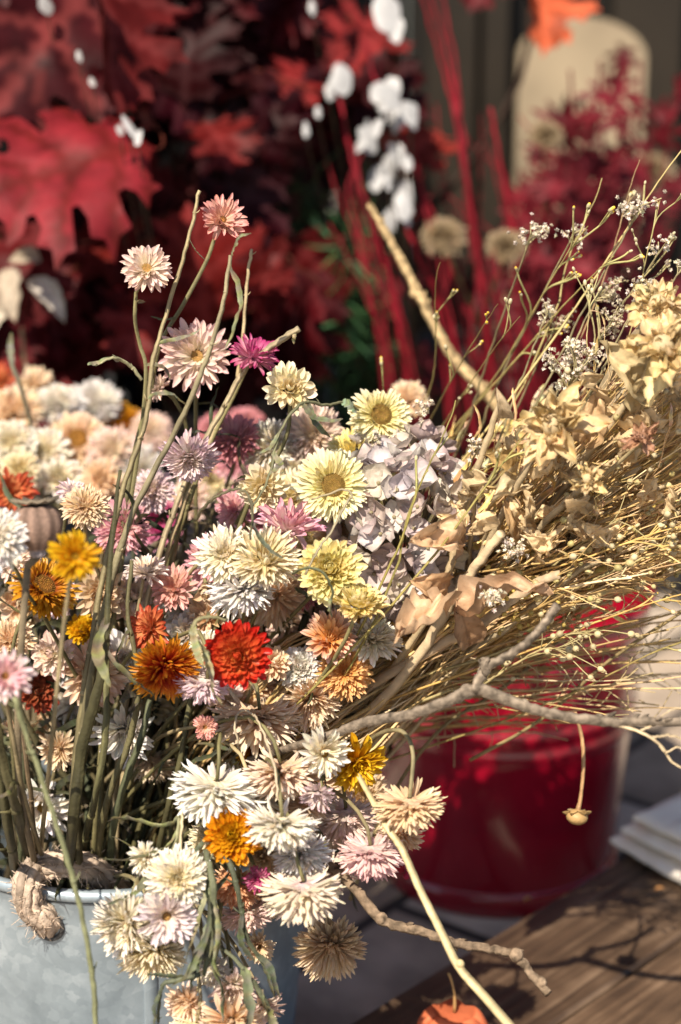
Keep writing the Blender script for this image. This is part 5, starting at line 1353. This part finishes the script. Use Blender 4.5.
# ---- twigs
def twig(name, label, pts, rads, branches=(), nodes=(), col=(.29, .23, .17), seed=1, mat=None, wob=.10):
    rng = random.Random(seed); p = rough(pl(pts, 8), .0005 if mat is None else .0001, rng)
    t = thing(name, tuple(p[0]), label, 'twig')
    m_ = MB(); m_.tube(p, rads, np.array(col), 10, True, wob=wob, rng=rng)
    if mat is None:
        for k in range(9):
            j = rng.randrange(2, len(p)-1); q0 = nrm(np.cross(p[j]-p[j-1], np.array([rng.gauss(0, 1) for _ in range(3)])))
            rj = float(np.interp(j/(len(p)-1), np.linspace(0, 1, len(rads)), rads)); tg = nrm(p[j]-p[j-1])
            m_.tube([p[j]+q0*rj*.7, p[j]+q0*rj*1.3+tg*rj*.5, p[j]+q0*rj*1.7+tg*rj*1.2], [rj*.5, rj*.42, rj*.12], np.array(col)*.75, 6, True, rng=rng)
    for (f, r_) in nodes:
        q = p[int(f*(len(p)-1))]; m_.ball(q+nrm(np.array([rng.gauss(0, 1) for _ in range(3)]))*r_*.5, r_, np.array(col)*1.1, None, 1, 8, 6)
    m_.build('stem', mat or M_bark, t)
    for (bp, br) in branches:
        q = rough(pl(bp, 8), .0005, rng); m_ = MB(); m_.tube(q, br, np.array(col), 9, True, wob=.09, rng=rng); m_.build('branch', mat or M_bark, t)
    return t
twig('forked_twig', 'pale grey forked twig lying across under the grass bundle',
     [(250, 760, 1.16), (318, 740, 1.11), (362, 724, 1.09), (420, 712, 1.075), (456, 698, 1.07), (479, 690, 1.07), (520, 705, 1.065), (560, 716, 1.06), (610, 722, 1.055), (650, 722, 1.05), (720, 724, 1.045)],
     [.0026, .0030, .0035, .0039, .0038, .0033, .0028, .0025], [([(476, 691, 1.07), (486, 668, 1.07), (510, 655, 1.068), (530, 640, 1.066), (546, 622, 1.065), (557, 605, 1.064)], [.0034, .0027, .0025, .0024, .0026]),
      ([(484, 672, 1.07), (485, 664, 1.069), (484, 660, 1.068)], [.0034, .0030, .0030])], [(.47, .0046), (.62, .0034), (.78, .0030)], seed=3)
twig('bent_twig', 'brown knobbly twig poking out low over the wooden table',
     [(290, 835, 1.17), (320, 858, 1.13), (352, 885, 1.12), (384, 921, 1.11), (420, 930, 1.105), (455, 942, 1.10), (490, 949, 1.095), (515, 955, 1.09), (530, 972, 1.088), (549, 994, 1.085)],
     [.0034, .0034, .0030, .0028, .0027, .0026, .0024], [], [(.34, .0040), (.78, .0042), (.97, .0034)], (.27, .195, .13), seed=4, wob=.16)
t = twig('straw_stalk', 'bent golden straw stalk hanging down past the bent twig',
     [(355, 770, 1.12), (372, 800, 1.1), (386, 826, 1.085), (402, 850, 1.08), (420, 890, 1.075), (440, 930, 1.07), (458, 966, 1.065), (480, 992, 1.06), (515, 1032, 1.055)], [.0016, .0019, .0022, .0024, .0026], [], [(.76, .0028)], (.56, .45, .24), seed=5, mat=M_straw, wob=.02)
twig('tan_bough', 'thick tan bough curving up out of focus behind the sprigs', [(520, 440, 1.38), (490, 398, 1.4), (455, 360, 1.42), (430, 318, 1.43), (405, 268, 1.44), (385, 232, 1.45), (369, 205, 1.46)], [.0044, .0042, .0038, .0034, .0026], [], [(.6, .0044)], (.46, .33, .17), seed=6)
twig('straw_twig', 'thin straw twig running down behind the peach flower on its hook', [(560, 640, 1.25), (500, 690, 1.25), (440, 730, 1.25), (390, 800, 1.26), (350, 900, 1.28)], [.0012, .0014, .0014], [], [], (.42, .32, .15), seed=7, mat=M_straw)
twig('brown_twig', 'thin brown twig crossing in front of the red bucket', [(470, 760, 1.24), (540, 720, 1.22), (610, 660, 1.2), (700, 600, 1.18)][::1], [.0012, .0012, .001], [], [], (.42, .31, .14), seed=8, mat=M_straw)
# curls hanging from the right end
twig('dried_tendril', 'curly pale tendril hanging at the right picture edge', [(560, 716, 1.06), (610, 724, 1.055), (640, 732, 1.05), (660, 745, 1.05), (672, 762, 1.05), (690, 772, 1.05)], [.0012, .0011, .0006],
     [([(640, 731, 1.05), (655, 722, 1.05), (668, 712, 1.05), (690, 704, 1.05)], [.0008, .0005]), ([(650, 738, 1.05), (668, 735, 1.05), (690, 742, 1.05)], [.0008, .0005]), ([(660, 746, 1.05), (666, 752, 1.048), (678, 747, 1.047), (690, 756, 1.046)], [.0007, .0004])], [], (.56, .44, .27), seed=9, mat=M_straw)
# dangling bud
t = twig('dangling_bud', 'brown dried bud dangling in front of the red bucket', [(575, 712, 1.2), (582, 740, 1.2), (583, 770, 1.2), (580, 800, 1.2), (577, 812, 1.2)], [.0012, .0014, .0012, .0018], [], [], (.48, .28, .13), seed=10, mat=M_straw)
m_ = MB(); rng = random.Random(11); c = P(577, 817, 1.2)
m_.ball(c, .0068, (.56, .36, .15), A(.1, 1, 0), .72, 14, 9)
for k in range(6):
    a = k*2*PI/6; dr = A(math.cos(a), .35, math.sin(a)*.8)
    broad(m_, c+A(0, 1, 0)*.003, c+dr*.0095, A(0, 1, 0), .006, (.50, .33, .14), rng, bend=-.4, cup=.8, nl=7, nw=5)
m_.build('bud', M_tan, t)
# little red bud thread
t = twig('red_thread', 'thin crimson bud thread under the rosy pink flower', [(395, 840, 1.14), (402, 862, 1.14), (408, 876, 1.14)], [.0006, .0007], [], [(.98, .0022)], (.40, .02, .06), seed=12, mat=M_crim)

# ================================================================== BACKGROUND: red oak, crimson maple, dogwood twigs, honesty
rng = random.Random(900)
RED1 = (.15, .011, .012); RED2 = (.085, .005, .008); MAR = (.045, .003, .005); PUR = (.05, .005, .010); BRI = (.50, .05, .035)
VT = VA + np.array((0, 0, .30))
def oak_branch(label, tip, leaves, seed):
    rng = random.Random(seed)
    e = P(*tip); b = VA+np.array((rng.uniform(-.05, .05), rng.uniform(-.05, .05), .05))
    p = rough(bez(b, b+np.array((rng.uniform(-.05, .05), -.03, .35)), e-np.array((rng.uniform(-.1, .1), rng.uniform(-.05, .1), .25)), e, 18), .002, rng)
    t = thing('oak_branch', tuple(b), label, 'branch', 'red oak branches in the dark vase')
    m_ = MB(); m_.tube(p, [.006, .005, .0025], (.06, .035, .025), 8, rng=rng); 
    for lf in leaves:
        bp, tp, nh, col, kw = lf
        bw = P(*bp)
        j = min(range(5, len(p)), key=lambda k: np.linalg.norm(p[k]-bw))
        m_.tube(bez(p[j], p[j]*.6+bw*.4+np.array((0, 0, .01)), bw-(P(*tp)-bw)*.15, bw, 8), .0012, (.12, .03, .02), 5, False)
        l_ = MB(); lobed(l_, OAK, OAK_VEINS, bw, P(*tp), A(*nh), np.array(col)*(1.0 if 'brightest' in label or 'orange' in label else .68), rng, **kw)  # leaf colour cut on all but the sunlit branches, standing in for shade
        l_.build('leaf', M_oak, t)
    m_.build('twig', M_oak, t)
def rleaf(rng, x0, x1, y0, y1, d0, d1, cols, size=(110, 190)):
    px = rng.uniform(x0, x1); py = rng.uniform(y0, y1); d_ = rng.uniform(d0, d1)
    a = rng.uniform(-PI*.95, PI*.0) if rng.random() < .3 else rng.uniform(.2, PI-.2)   # most droop
    s = rng.uniform(*size)/d_*1.6
    tx, ty = px+math.cos(a)*s, py+math.sin(a)*s
    return ((px, py, d_), (tx, ty, d_+rng.uniform(-.07, .07)), (rng.gauss(0, .7), rng.gauss(.2, .5), rng.uniform(.2, 1)), np.array(rng.choice(cols))*rng.uniform(.75, 1.2),
            dict(bend=rng.uniform(-.15, .2), curl=rng.uniform(-.3, .6), crumple=rng.uniform(.06, .16)))
hero1 = [((156, 150, 1.60), (-28, 196, 1.56), (-.15, .45, .9), (.27, .026, .034), dict(bend=.10, curl=-.3, crumple=.13, col2=np.array((.17, .012, .018)), veincol=np.array((.13, .012, .012)), wide=1.1)),
         ((100, -30, 1.66), (-10, 118, 1.62), (.3, .1, .9), (.055, .007, .010), dict(bend=.1, curl=.3, crumple=.08, veincol=np.array((.16, .03, .03)), wide=1.05)),
         ((70, -40, 1.60), (118, 120, 1.57), (.8, .2, .5), (.10, .009, .009), dict(bend=.1, curl=.6, crumple=.08, wide=.8)),
         ((40, 220, 1.70), (20, 330, 1.66), (.0, .5, .8), (.09, .007, .008), dict(bend=.1, curl=.3, crumple=.1))]
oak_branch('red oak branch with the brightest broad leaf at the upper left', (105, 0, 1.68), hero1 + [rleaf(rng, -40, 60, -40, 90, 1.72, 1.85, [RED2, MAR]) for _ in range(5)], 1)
hero2 = [((206, 330, 1.72), (186, 200, 1.68), (.2, .1, .95), (.22, .016, .014), dict(bend=.1, curl=.2, crumple=.07, wide=1.1)),
         ((285, 300, 1.8), (215, 250, 1.74), (.1, .3, .9), (.17, .014, .013), dict(bend=.1, curl=.3, crumple=.1)),
         ((160, 300, 1.72), (118, 370, 1.68), (.2, .3, .9), (.19, .014, .012), dict(bend=.2, curl=.2, crumple=.08, wide=1.1)),
         ((60, 260, 1.75), (140, 290, 1.70), (.1, .8, .6), (.18, .016, .012), dict(bend=.1, curl=.3, crumple=.1)),
         ((205, 120, 1.8), (232, 175, 1.76), (.1, .3, .9), (.18, .013, .012), dict(bend=.1, curl=.3, crumple=.1)),
         ((240, 300, 1.78), (300, 285, 1.75), (.1, .6, .7), (.15, .01, .01), dict(bend=.2, curl=.3, crumple=.1))]
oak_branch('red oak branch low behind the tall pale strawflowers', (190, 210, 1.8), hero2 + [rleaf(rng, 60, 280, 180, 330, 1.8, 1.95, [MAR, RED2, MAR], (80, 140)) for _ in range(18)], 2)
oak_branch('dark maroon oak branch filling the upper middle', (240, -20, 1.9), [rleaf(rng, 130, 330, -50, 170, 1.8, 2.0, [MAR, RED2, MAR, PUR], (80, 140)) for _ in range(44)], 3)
oak_branch('maroon oak branch leaning towards the white honesty pods', (350, 0, 1.95), [((400, 30, 1.95), (330, 70, 1.9), (.1, .5, .8), (.32, .03, .03), dict(bend=.1, curl=.3, crumple=.1)), ((320, 70, 1.9), (275, 110, 1.86), (.1, .5, .8), (.30, .025, .025), dict(bend=.1, curl=.3, crumple=.1)),
        ((440, 130, 1.95), (395, 180, 1.9), (.1, .6, .8), (.36, .04, .03), dict(bend=.1, curl=.3, crumple=.1))] + [rleaf(rng, 250, 360, -50, 110, 1.9, 2.1, [MAR, RED2, MAR], (70, 120)) for _ in range(16)], 4)
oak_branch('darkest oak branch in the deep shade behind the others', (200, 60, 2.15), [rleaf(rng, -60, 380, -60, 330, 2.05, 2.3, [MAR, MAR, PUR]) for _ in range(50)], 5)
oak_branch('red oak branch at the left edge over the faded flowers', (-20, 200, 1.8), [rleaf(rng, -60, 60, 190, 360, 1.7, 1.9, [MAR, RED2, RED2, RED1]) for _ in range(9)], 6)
oak_branch('oak branch with one orange lit leaf hanging at the top', (520, -40, 2.05), [((520, -25, 2.05), (542, 58, 2.0), (.5, .2, .8), (.55, .11, .045), dict(bend=.2, curl=.8, crumple=.1, wide=.8)), ((500, -50, 2.08), (470, 10, 2.05), (.1, .4, .9), RED2, dict(bend=.1, curl=.3, crumple=.1))], 7)

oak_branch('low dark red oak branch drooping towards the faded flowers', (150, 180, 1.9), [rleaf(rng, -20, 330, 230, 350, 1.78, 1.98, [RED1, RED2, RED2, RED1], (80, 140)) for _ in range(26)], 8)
# dark green foliage in the gap
t = thing('conifer_sprig', tuple(VC+np.array((-.05, 0, .05))), 'dark green conifer sprig in the gap right of the oak leaves', 'branch')
m_ = MB(); rng = random.Random(31); b = VC+np.array((-.1, 0, .05)); 
for k in range(9):
    e = P(rng.uniform(300, 375), rng.uniform(140, 340), rng.uniform(1.88, 2.0)); p = bez(b, b+np.array((0, 0, .3)), e-np.array((0, 0, .2)), e, 14)
    m_.tube(p, .003, (.04, .035, .02), 5, False)
    for q in range(150):
        j = rng.randrange(4, 14); o_ = p[j-1]+(p[j]-p[j-1])*rng.random() if j < 14 else p[-1]
        strip(m_, o_, nrm(np.array([rng.gauss(0, 1), rng.gauss(0, 1), rng.gauss(.3, 1)])), rng.uniform(.03, .06), .003, np.array((.04, .12, .045))*rng.uniform(.6, 1.4), rng, .1, .4, 5)
m_.build('needles', M_leaf, t)

# crimson maple like spray
t = thing('crimson_spray', tuple(VC+np.array((.05, 0, .05))), 'crimson spray of pointed dry leaves before the arched board', 'branch')
rng = random.Random(41); m_ = MB(); b = VC+np.array((.05, 0, .05)); l_ = MB()
tips = [(570, 70), (600, 110), (640, 60), (610, 160), (540, 120), (570, 190), (650, 140), (620, 210), (590, 250), (640, 240), (560, 150), (665, 100), (520, 170), (600, 60), (680, 190), (550, 260), (605, 300), (655, 300), (540, 175), (560, 225), (600, 185), (530, 235), (585, 135), (625, 130), (575, 285), (635, 190), (600, 90), (548, 205)]
lf = []
for (tx, ty) in tips:
    e = P(tx, ty, rng.uniform(1.95, 2.15)); p = bez(b, b+np.array((0, 0, .3)), e-np.array((rng.uniform(-.05, .05), 0, .2)), e, 12)
    m_.tube(p, [.0025, .0015], (.16, .008, .02), 5, False)
    for q in range(9):
        j = rng.randrange(7, 12); a = rng.uniform(0, 2*PI); s = rng.uniform(.034, .058)
        dr = A(math.cos(a), math.sin(a)*.8-.15, rng.gauss(0, .5)); lf.append((p[j]+nrm(np.array([rng.gauss(0, 1) for _ in range(3)]))*rng.uniform(.01, .03), dr, s))
m_.build('twig', M_crim, t)
lf.sort(key=lambda q: -q[2])
for (o_, dr, s) in lf[:100]:
    l_ = MB(); lobed(l_, MAP, MAP_VEINS, o_, o_+dr*s, A(rng.gauss(0, .5), rng.gauss(.3, .5), 1), np.array((.12, .003, .009))*rng.uniform(.6, 1.25), rng, bend=.1, curl=.3, crumple=.12)
    l_.build('leaf', M_crim, t)

l_ = MB()
for (o_, dr, s) in lf[100:]:
    lobed(l_, MAP, MAP_VEINS, o_, o_+dr*s, A(rng.gauss(0, .5), rng.gauss(.3, .5), 1), np.array((.12, .003, .009))*rng.uniform(.6, 1.25), rng, bend=.1, curl=.3, crumple=.12)
o = l_.build('small_leaves', M_crim, t); o['kind'] = 'stuff'

# crimson dogwood twigs
DG = 'crimson dogwood twigs in the brown tub'
def dog(pts, r, label, seed, forks=()):
    rng = random.Random(seed)
    pts = list(pts); x, y, d_ = pts[-1]
    p = pl(pts, 6); b = VC+np.array((rng.uniform(-.08, .08), rng.uniform(-.06, .06), .06))
    tg = nrm(p[-1]-p[-2]); ex = bez(p[-1], p[-1]+tg*.12, b+np.array((0, 0, .15)), b, 10)
    full = rough(np.concatenate([p, ex[1:]]), .0012, rng)
    t = thing('dogwood_twig', tuple(b), label, 'twig', DG)
    m_ = MB(); m_.tube(full, [r*.5, r*.72, r*.95], (.24, .006, .016), 7, True, wob=.06, rng=rng); m_.build('stem', M_crim, t)
    for f in forks:
        m_ = MB(); m_.tube(rough(pl(f, 6), .001, rng), [r*.6, r*.4], (.24, .006, .016), 6, True, rng=rng); m_.build('side_shoot', M_crim, t)
dog([(428, -15, 1.9), (446, 50, 1.9), (462, 130, 1.9), (472, 220, 1.9), (486, 330, 1.9), (492, 420, 1.92)], .0032, 'crimson twig rising highest through the picture top', 1, [[(462, 130, 1.9), (440, 60, 1.9), (420, -10, 1.88)]])
dog([(440, -15, 1.86), (458, 80, 1.86), (463, 170, 1.86), (480, 260, 1.86), (490, 400, 1.9)], .0034, 'crimson twig almost parallel to the highest one', 2)
dog([(452, 95, 1.84), (468, 190, 1.84), (484, 300, 1.86), (495, 400, 1.9)], .0036, 'thicker crimson twig with a cut top beside the tallest pair', 3)
dog([(340, 98, 1.8), (352, 160, 1.8), (372, 220, 1.8), (392, 290, 1.82), (410, 380, 1.85), (425, 450, 1.9)], .0034, 'leftmost crimson twig leaning away from the white pods', 4)
dog([(363, 42, 1.85), (383, 100, 1.85), (418, 180, 1.86), (445, 250, 1.87), (470, 350, 1.9)], .0030, 'thin crimson twig crossing the white pods', 5, [[(418, 180, 1.86), (390, 150, 1.86), (372, 120, 1.86)]])
dog([(490, 106, 1.83), (503, 180, 1.84), (516, 250, 1.85), (526, 330, 1.87), (530, 420, 1.9)], .0036, 'single crimson twig standing left of the arched board', 6)
dog([(398, 200, 1.8), (415, 250, 1.8), (440, 300, 1.82), (458, 360, 1.85), (470, 430, 1.9)], .0030, 'short crimson twig behind the tan bough', 7)
rng = random.Random(61)
for k, lab in enumerate(('low crimson twig at the left side of the twig clump', 'low crimson twig next to the dark gap', 'low crimson twig under the tan bough', 'low crimson twig bending right of the tan bough', 'low crimson twig between the two thick ones', 'low slanting crimson twig behind the hydrangea',
                         'low crimson twig behind the yellow budded sprig', 'low crimson twig right behind the white tufts', 'low crimson twig beneath the crimson spray', 'low crimson twig farthest right behind the thistles', 'low crimson twig behind the loose grey tuft', 'low crimson twig hidden most by the sprigs')):
    x0 = 385+k*17; y0 = rng.uniform(230, 330); d_ = rng.uniform(1.75, 2.0)
    dog([(x0-rng.uniform(-10, 30), y0, d_), (x0+rng.uniform(-5, 15), y0+60, d_), (x0+rng.uniform(5, 30), y0+140, d_+.02), (412+k*13, 470, d_+.03)], rng.uniform(.0014, .0024), lab, 70+k)
rng = random.Random(62)
for k in range(20):
    x0 = rng.uniform(350, 560); y0 = rng.uniform(90, 300); d_ = rng.uniform(1.75, 2.05)
    xb = 400+(x0-350)*.9+rng.uniform(-14, 14)
    dog([(x0, y0, d_), (x0*.6+xb*.4+rng.uniform(-6, 6), y0+(440-y0)*.4, d_), (xb, 440, d_+.02)], rng.uniform(.0013, .0022), 'thin crimson dogwood twig fanning up in the blurred clump', 100+k, [[(x0*.6+xb*.4, y0+(440-y0)*.4, d_), (x0*.8+xb*.2+rng.choice([-14, 14]), y0+(440-y0)*.15, d_), (x0+rng.choice([-26, 26]), y0-10, d_)]])
# dense crimson bracken behind the sprigs
m_ = MB()
for k in range(45):
    x0 = rng.uniform(395, 680); y0 = rng.uniform(270, 420); o_ = P(x0, y0, rng.uniform(1.95, 2.2))
    lobed(m_, MAP, MAP_VEINS, o_, o_+A(rng.gauss(0, 1), rng.gauss(0, 1), rng.gauss(0, .6))*rng.uniform(.035, .06), A(rng.gauss(0, .6), .4, 1), np.array((.11, .004, .011))*rng.uniform(.3, 1.1), rng, bend=.1, curl=.3, crumple=.1)
o = m_.build('crimson_foliage', M_crim, None, org=tuple(VC)); tag(o, 'low mass of crimson dry leaves behind the sprigs', None, kind='stuff')

# honesty (white papery discs)
def honesty(label, discs, seed, base, seen=()):
    rng = random.Random(seed); b = base
    t = thing('honesty_stem', tuple(b), label, 'dried plant', 'white honesty stems')
    m_ = MB(); s_ = MB()
    for (px, py, d_, r, (ax)) in discs:
        c = P(px, py, d_); a = A(*ax); u, w_ = perp(a); rr = r*d_/FPX
        g = []
        for i, q in enumerate(np.linspace(0, 1, 5)):
            g.append([c + a*(rr*.10*(1-q*q)+rr*.05*mnoise.noise(Vector((q*2, k_, px)))) + (math.cos(k_)*u*(.55+.2*math.sin(px))+math.sin(k_)*w_)*rr*q*(1+.28*mnoise.noise(Vector((math.cos(k_)*1.3, math.sin(k_)*1.3, px*.7)))) for k_ in np.arange(18)*2*PI/18])
        m_ = MB(); m_.grid(np.array(g), np.tile(np.array((.50, .50, .50))*rng.uniform(.9, 1.05), (5, 18, 1)), True); m_.build('pod', M_petal, t)
        s_.tube(bez(c, c-np.array((0, 0, .03)), b*.5+c*.5+np.array((0, 0, .03)), b+np.array((0, 0, .1)), 10), .0006, (.07, .05, .03), 4, False)
    s_.build('stem', M_straw, t)
hr = random.Random(17)
honesty('tall honesty stem with large white pods between oak and dogwood', [(395+hr.gauss(0, 11)+8*math.sin(y_/30), y_+hr.uniform(-5, 5), hr.uniform(1.72, 1.80), hr.uniform(8, 16), (hr.gauss(0, .6), hr.uniform(-.2, .7), 1)) for y_ in list(range(88, 225, 7))+[100, 140, 170, 128]], 1, VC+np.array((-.08, 0, .05)))
honesty('honesty stem with a white pod showing at the picture top', [(386, 12, 1.78, 22, (.2, .2, 1)), (396, 30, 1.78, 14, (-.2, .2, 1)), (341, 80, 1.76, 16, (.2, .2, 1)), (330, 92, 1.76, 10, (.2, .2, 1)), (306, 130, 1.74, 9, (.2, .2, 1)), (312, 8, 1.76, 9, (.2, .2, 1)), (318, 112, 1.74, 8, (.2, .3, 1))], 2, VC+np.array((-.09, .03, .05)))
honesty('honesty stem with small white pods between the left oak leaves', [(46, 6, 1.60, 11, (.6, .2, .7)), (130, 128, 1.545, 15, (.5, .5, .7)), (138, 138, 1.54, 9, (-.2, .3, .9)), (79, 56, 1.57, 7, (.4, .2, .9)), (92, 82, 1.57, 8, (.2, .6, .7)), (120, 130, 1.55, 6, (.4, .2, .9))], 3, VA+np.array((.05, 0, .05)))
# beige round seed heads far back
for i, (px, py, d_, dp, lab) in enumerate([(444, 236, 1.8, 46, 'beige round flower head blurred behind the crimson twigs'), (506, 246, 1.8, 42, 'grey beige flower head blurred left of the highest white tuft'), (545, 135, 1.95, 36, 'beige flower head blurred before the arched board'), (620, 160, 2.35, 30, 'small beige flower head blurred inside the crimson spray'),
                                          (540, 200, 2.3, 34, 'pale beige flower head low before the arched board'), (660, 320, 2.2, 50, 'dull beige flower head blurred behind the largest thistle'), (655, 170, 2.3, 40, 'khaki flower head blurred at the far right')]):
    F(px, py, dp, d_, 'pom', 'dun', (0, .5, .8), lab, end=VC+np.array((random.Random(i).uniform(-.1, .1), random.Random(i+9).uniform(-.1, .1), .08)), group='beige flower heads in the brown tub', leaves=0, rstem=.002)
# cream leaf sprig at the far left
rng = random.Random(71); b = VA+np.array((-.06, 0, .05)); e = P(20, 310, 1.66); p = bez(b, b+np.array((0, 0, .3)), e-np.array((0, 0, .2)), e, 14)
t = thing('cream_leaf_sprig', tuple(b), 'cream dried leaf sprig under the broad red leaves at the left', 'dried plant')
m_ = MB(); m_.tube(p, .0015, (.3, .24, .14), 5, False); m_.build('stem', M_straw, t)
for (bx, tx, W, c) in (((10, 268), (16, 322), .026, (.60, .50, .38)), ((30, 280), (64, 322), .022, (.66, .60, .52)), ((40, 258), (8, 262), .018, (.56, .46, .34)), ((2, 300), (-4, 330), .02, (.62, .54, .42))):
    m_ = MB(); broad(m_, P(bx[0], bx[1], 1.66), P(tx[0], tx[1], 1.64), A(rng.gauss(0, .3), .3, 1), W, c, rng, bend=.3, cup=.6); m_.build('leaf', M_tan, t)
# blurred stub of a leafy tip over the faded flowers
t = thing('leafy_tip', tuple(VB+np.array((0, 0, .1))), 'grey green leafy tip blurred above the faded flowers', 'stem')
p = pl([(9, 290+55, 1.42), (12, 365, 1.42), (20, 385, 1.43), (30, 420, 1.46)]); m_ = MB(); m_.tube(np.concatenate([p, bez(p[-1], p[-1]-np.array((0, 0, .05)), VB+np.array((0, 0, .25)), VB+np.array((0, 0, .1)), 8)[1:]]), .0016, (.26, .26, .18), 5, False); m_.build('stem', M_stem, t)
m_ = MB(); strip(m_, P(12, 368, 1.42), A(-.1, 1, .1), .026, .006, (.30, .30, .22), rng, 0, .3); m_.build('leaf', M_leaf, t)

# ================================================================== physalis lantern on the table
def physalis():
    rng = random.Random(88)
    p = G(452, 1069, TZ); R0 = .024
    c = p+np.array((0, 0, R0*1.02)); 
    # put it so that its top shows at the bottom of the picture
    t = thing('physalis_lantern', (p[0], p[1], TZ), 'orange papery physalis lantern lying on the dark planks', 'seed pod')
    ax = nrm(A(.05, .9, .25)); u, w_ = perp(ax)
    m_ = MB(); g = []; cc = []
    N = 60
    for z in np.linspace(-1.15, .80, 22):
        r = math.sqrt(max(0, 1-z*z)) if z > -.5 else max(.02, .866*(1-(-.5-z)/.66)**1.1)
        if z > .55: r = r
        row = []; rc = []
        for k in range(N):
            a = k*2*PI/N; f = abs(math.cos(2.5*a))
            rib = .80+.22*f**.5 - .05*(abs(math.sin(10*a)) < .3)*0
            dip = -.14*math.exp(-((z-.8)/.14)**2)*(1-f)
            rr = R0*r*rib*(1+.02*mnoise.noise(Vector((a*3, z*5, 0))))
            row.append(c+ax*R0*(z+dip)+(math.cos(a)*u+math.sin(a)*w_)*rr)
            v = 1 if f > .08 else .7
            vein = .82 if abs(math.sin(6*z+4*abs(math.sin(2.5*a)))) < .12 else 1
            rc.append(np.array((.84, .23, .10))*v*vein)
        g.append(row); cc.append(rc)
    m_.grid(np.array(g), np.array(cc), True); n = m_.n; m_.f.append(tuple(n-N+k for k in range(N)))
    m_.build('lantern', M_phys, t)
    m_ = MB(); tp = c+ax*R0*.74
    m_.tube(bez(tp, tp+ax*.012, tp+ax*.02+A(-.4, .4, 0)*.004, tp+ax*.026+A(-1, .3, 0)*.006, 8), [.0014, .0009, .0011], (.45, .26, .10), 6); m_.build('stalk', M_straw, t)
physalis()

rng = random.Random(5)
for (px, py, sz, c, lab) in ((524, 902, 9, (.70, .28, .06), 'tiny orange fallen petal on the dark planks near the red bucket'), (655, 892, 10, (.62, .30, .10), 'tan orange fallen petal on the planks beneath the white cloths'), (470, 1016, 14, (.36, .36, .20), 'grey green fallen leaf scrap beside the physalis lantern')):
    m_ = MB(); q = G(px, py, TZ+.003); L = sz*1.4/FPX
    broad(m_, q, q+np.array((L, L*.4, .002)), np.array((0, 0, 1.0)), L*.6, c, rng, bend=.3, cup=.7, crumple=.2, nl=9, nw=5)
    o = m_.build('fallen_petal', M_petal, None, org=tuple(q)); tag(o, lab, 'petal', 'fallen bits on the table')


# ================================================================== CAMERA, LIGHT, WORLD
cam = bpy.data.cameras.new('camera'); co = bpy.data.objects.new('camera', cam); COL.objects.link(co)
co.location = CAM; co.rotation_euler = (PI/2-PITCH, 0, 0)
cam.sensor_fit = 'VERTICAL'; cam.sensor_height = 36; cam.lens = FPX/1024*36
cam.clip_end = 100; cam.clip_start = .05
cam.dof.use_dof = True; cam.dof.focus_distance = FOCUS; cam.dof.aperture_fstop = 4.0; cam.dof.aperture_blades = 9
sc.camera = co

SUN_EL, SUN_AZ = R(50), R(-158)     # azimuth from +Y towards +X
sv = Vector((math.sin(SUN_AZ)*math.cos(SUN_EL), math.cos(SUN_AZ)*math.cos(SUN_EL), math.sin(SUN_EL)))
ld = bpy.data.lights.new('sun', 'SUN'); ld.energy = 5.0; ld.angle = R(.5); ld.color = (1, .89, .745)
lo = bpy.data.objects.new('sun', ld); COL.objects.link(lo)
lo.rotation_euler = sv.to_track_quat('Z', 'Y').to_euler(); lo.location = (-2, -2, 4)
w = bpy.data.worlds.new('World'); sc.world = w; w.use_nodes = True
nt = w.node_tree
sk = nt.nodes.new('ShaderNodeTexSky'); sk.sky_type = 'NISHITA'; sk.sun_disc = False
sk.sun_elevation = SUN_EL; sk.sun_rotation = SUN_AZ
bg = nt.nodes['Background']; bg.inputs['Strength'].default_value = .078
nt.links.new(sk.outputs[0], bg.inputs['Color'])
sc.view_settings.view_transform = 'Standard'; sc.view_settings.look = 'None'
sc.view_settings.exposure = .66; sc.view_settings.gamma = 1
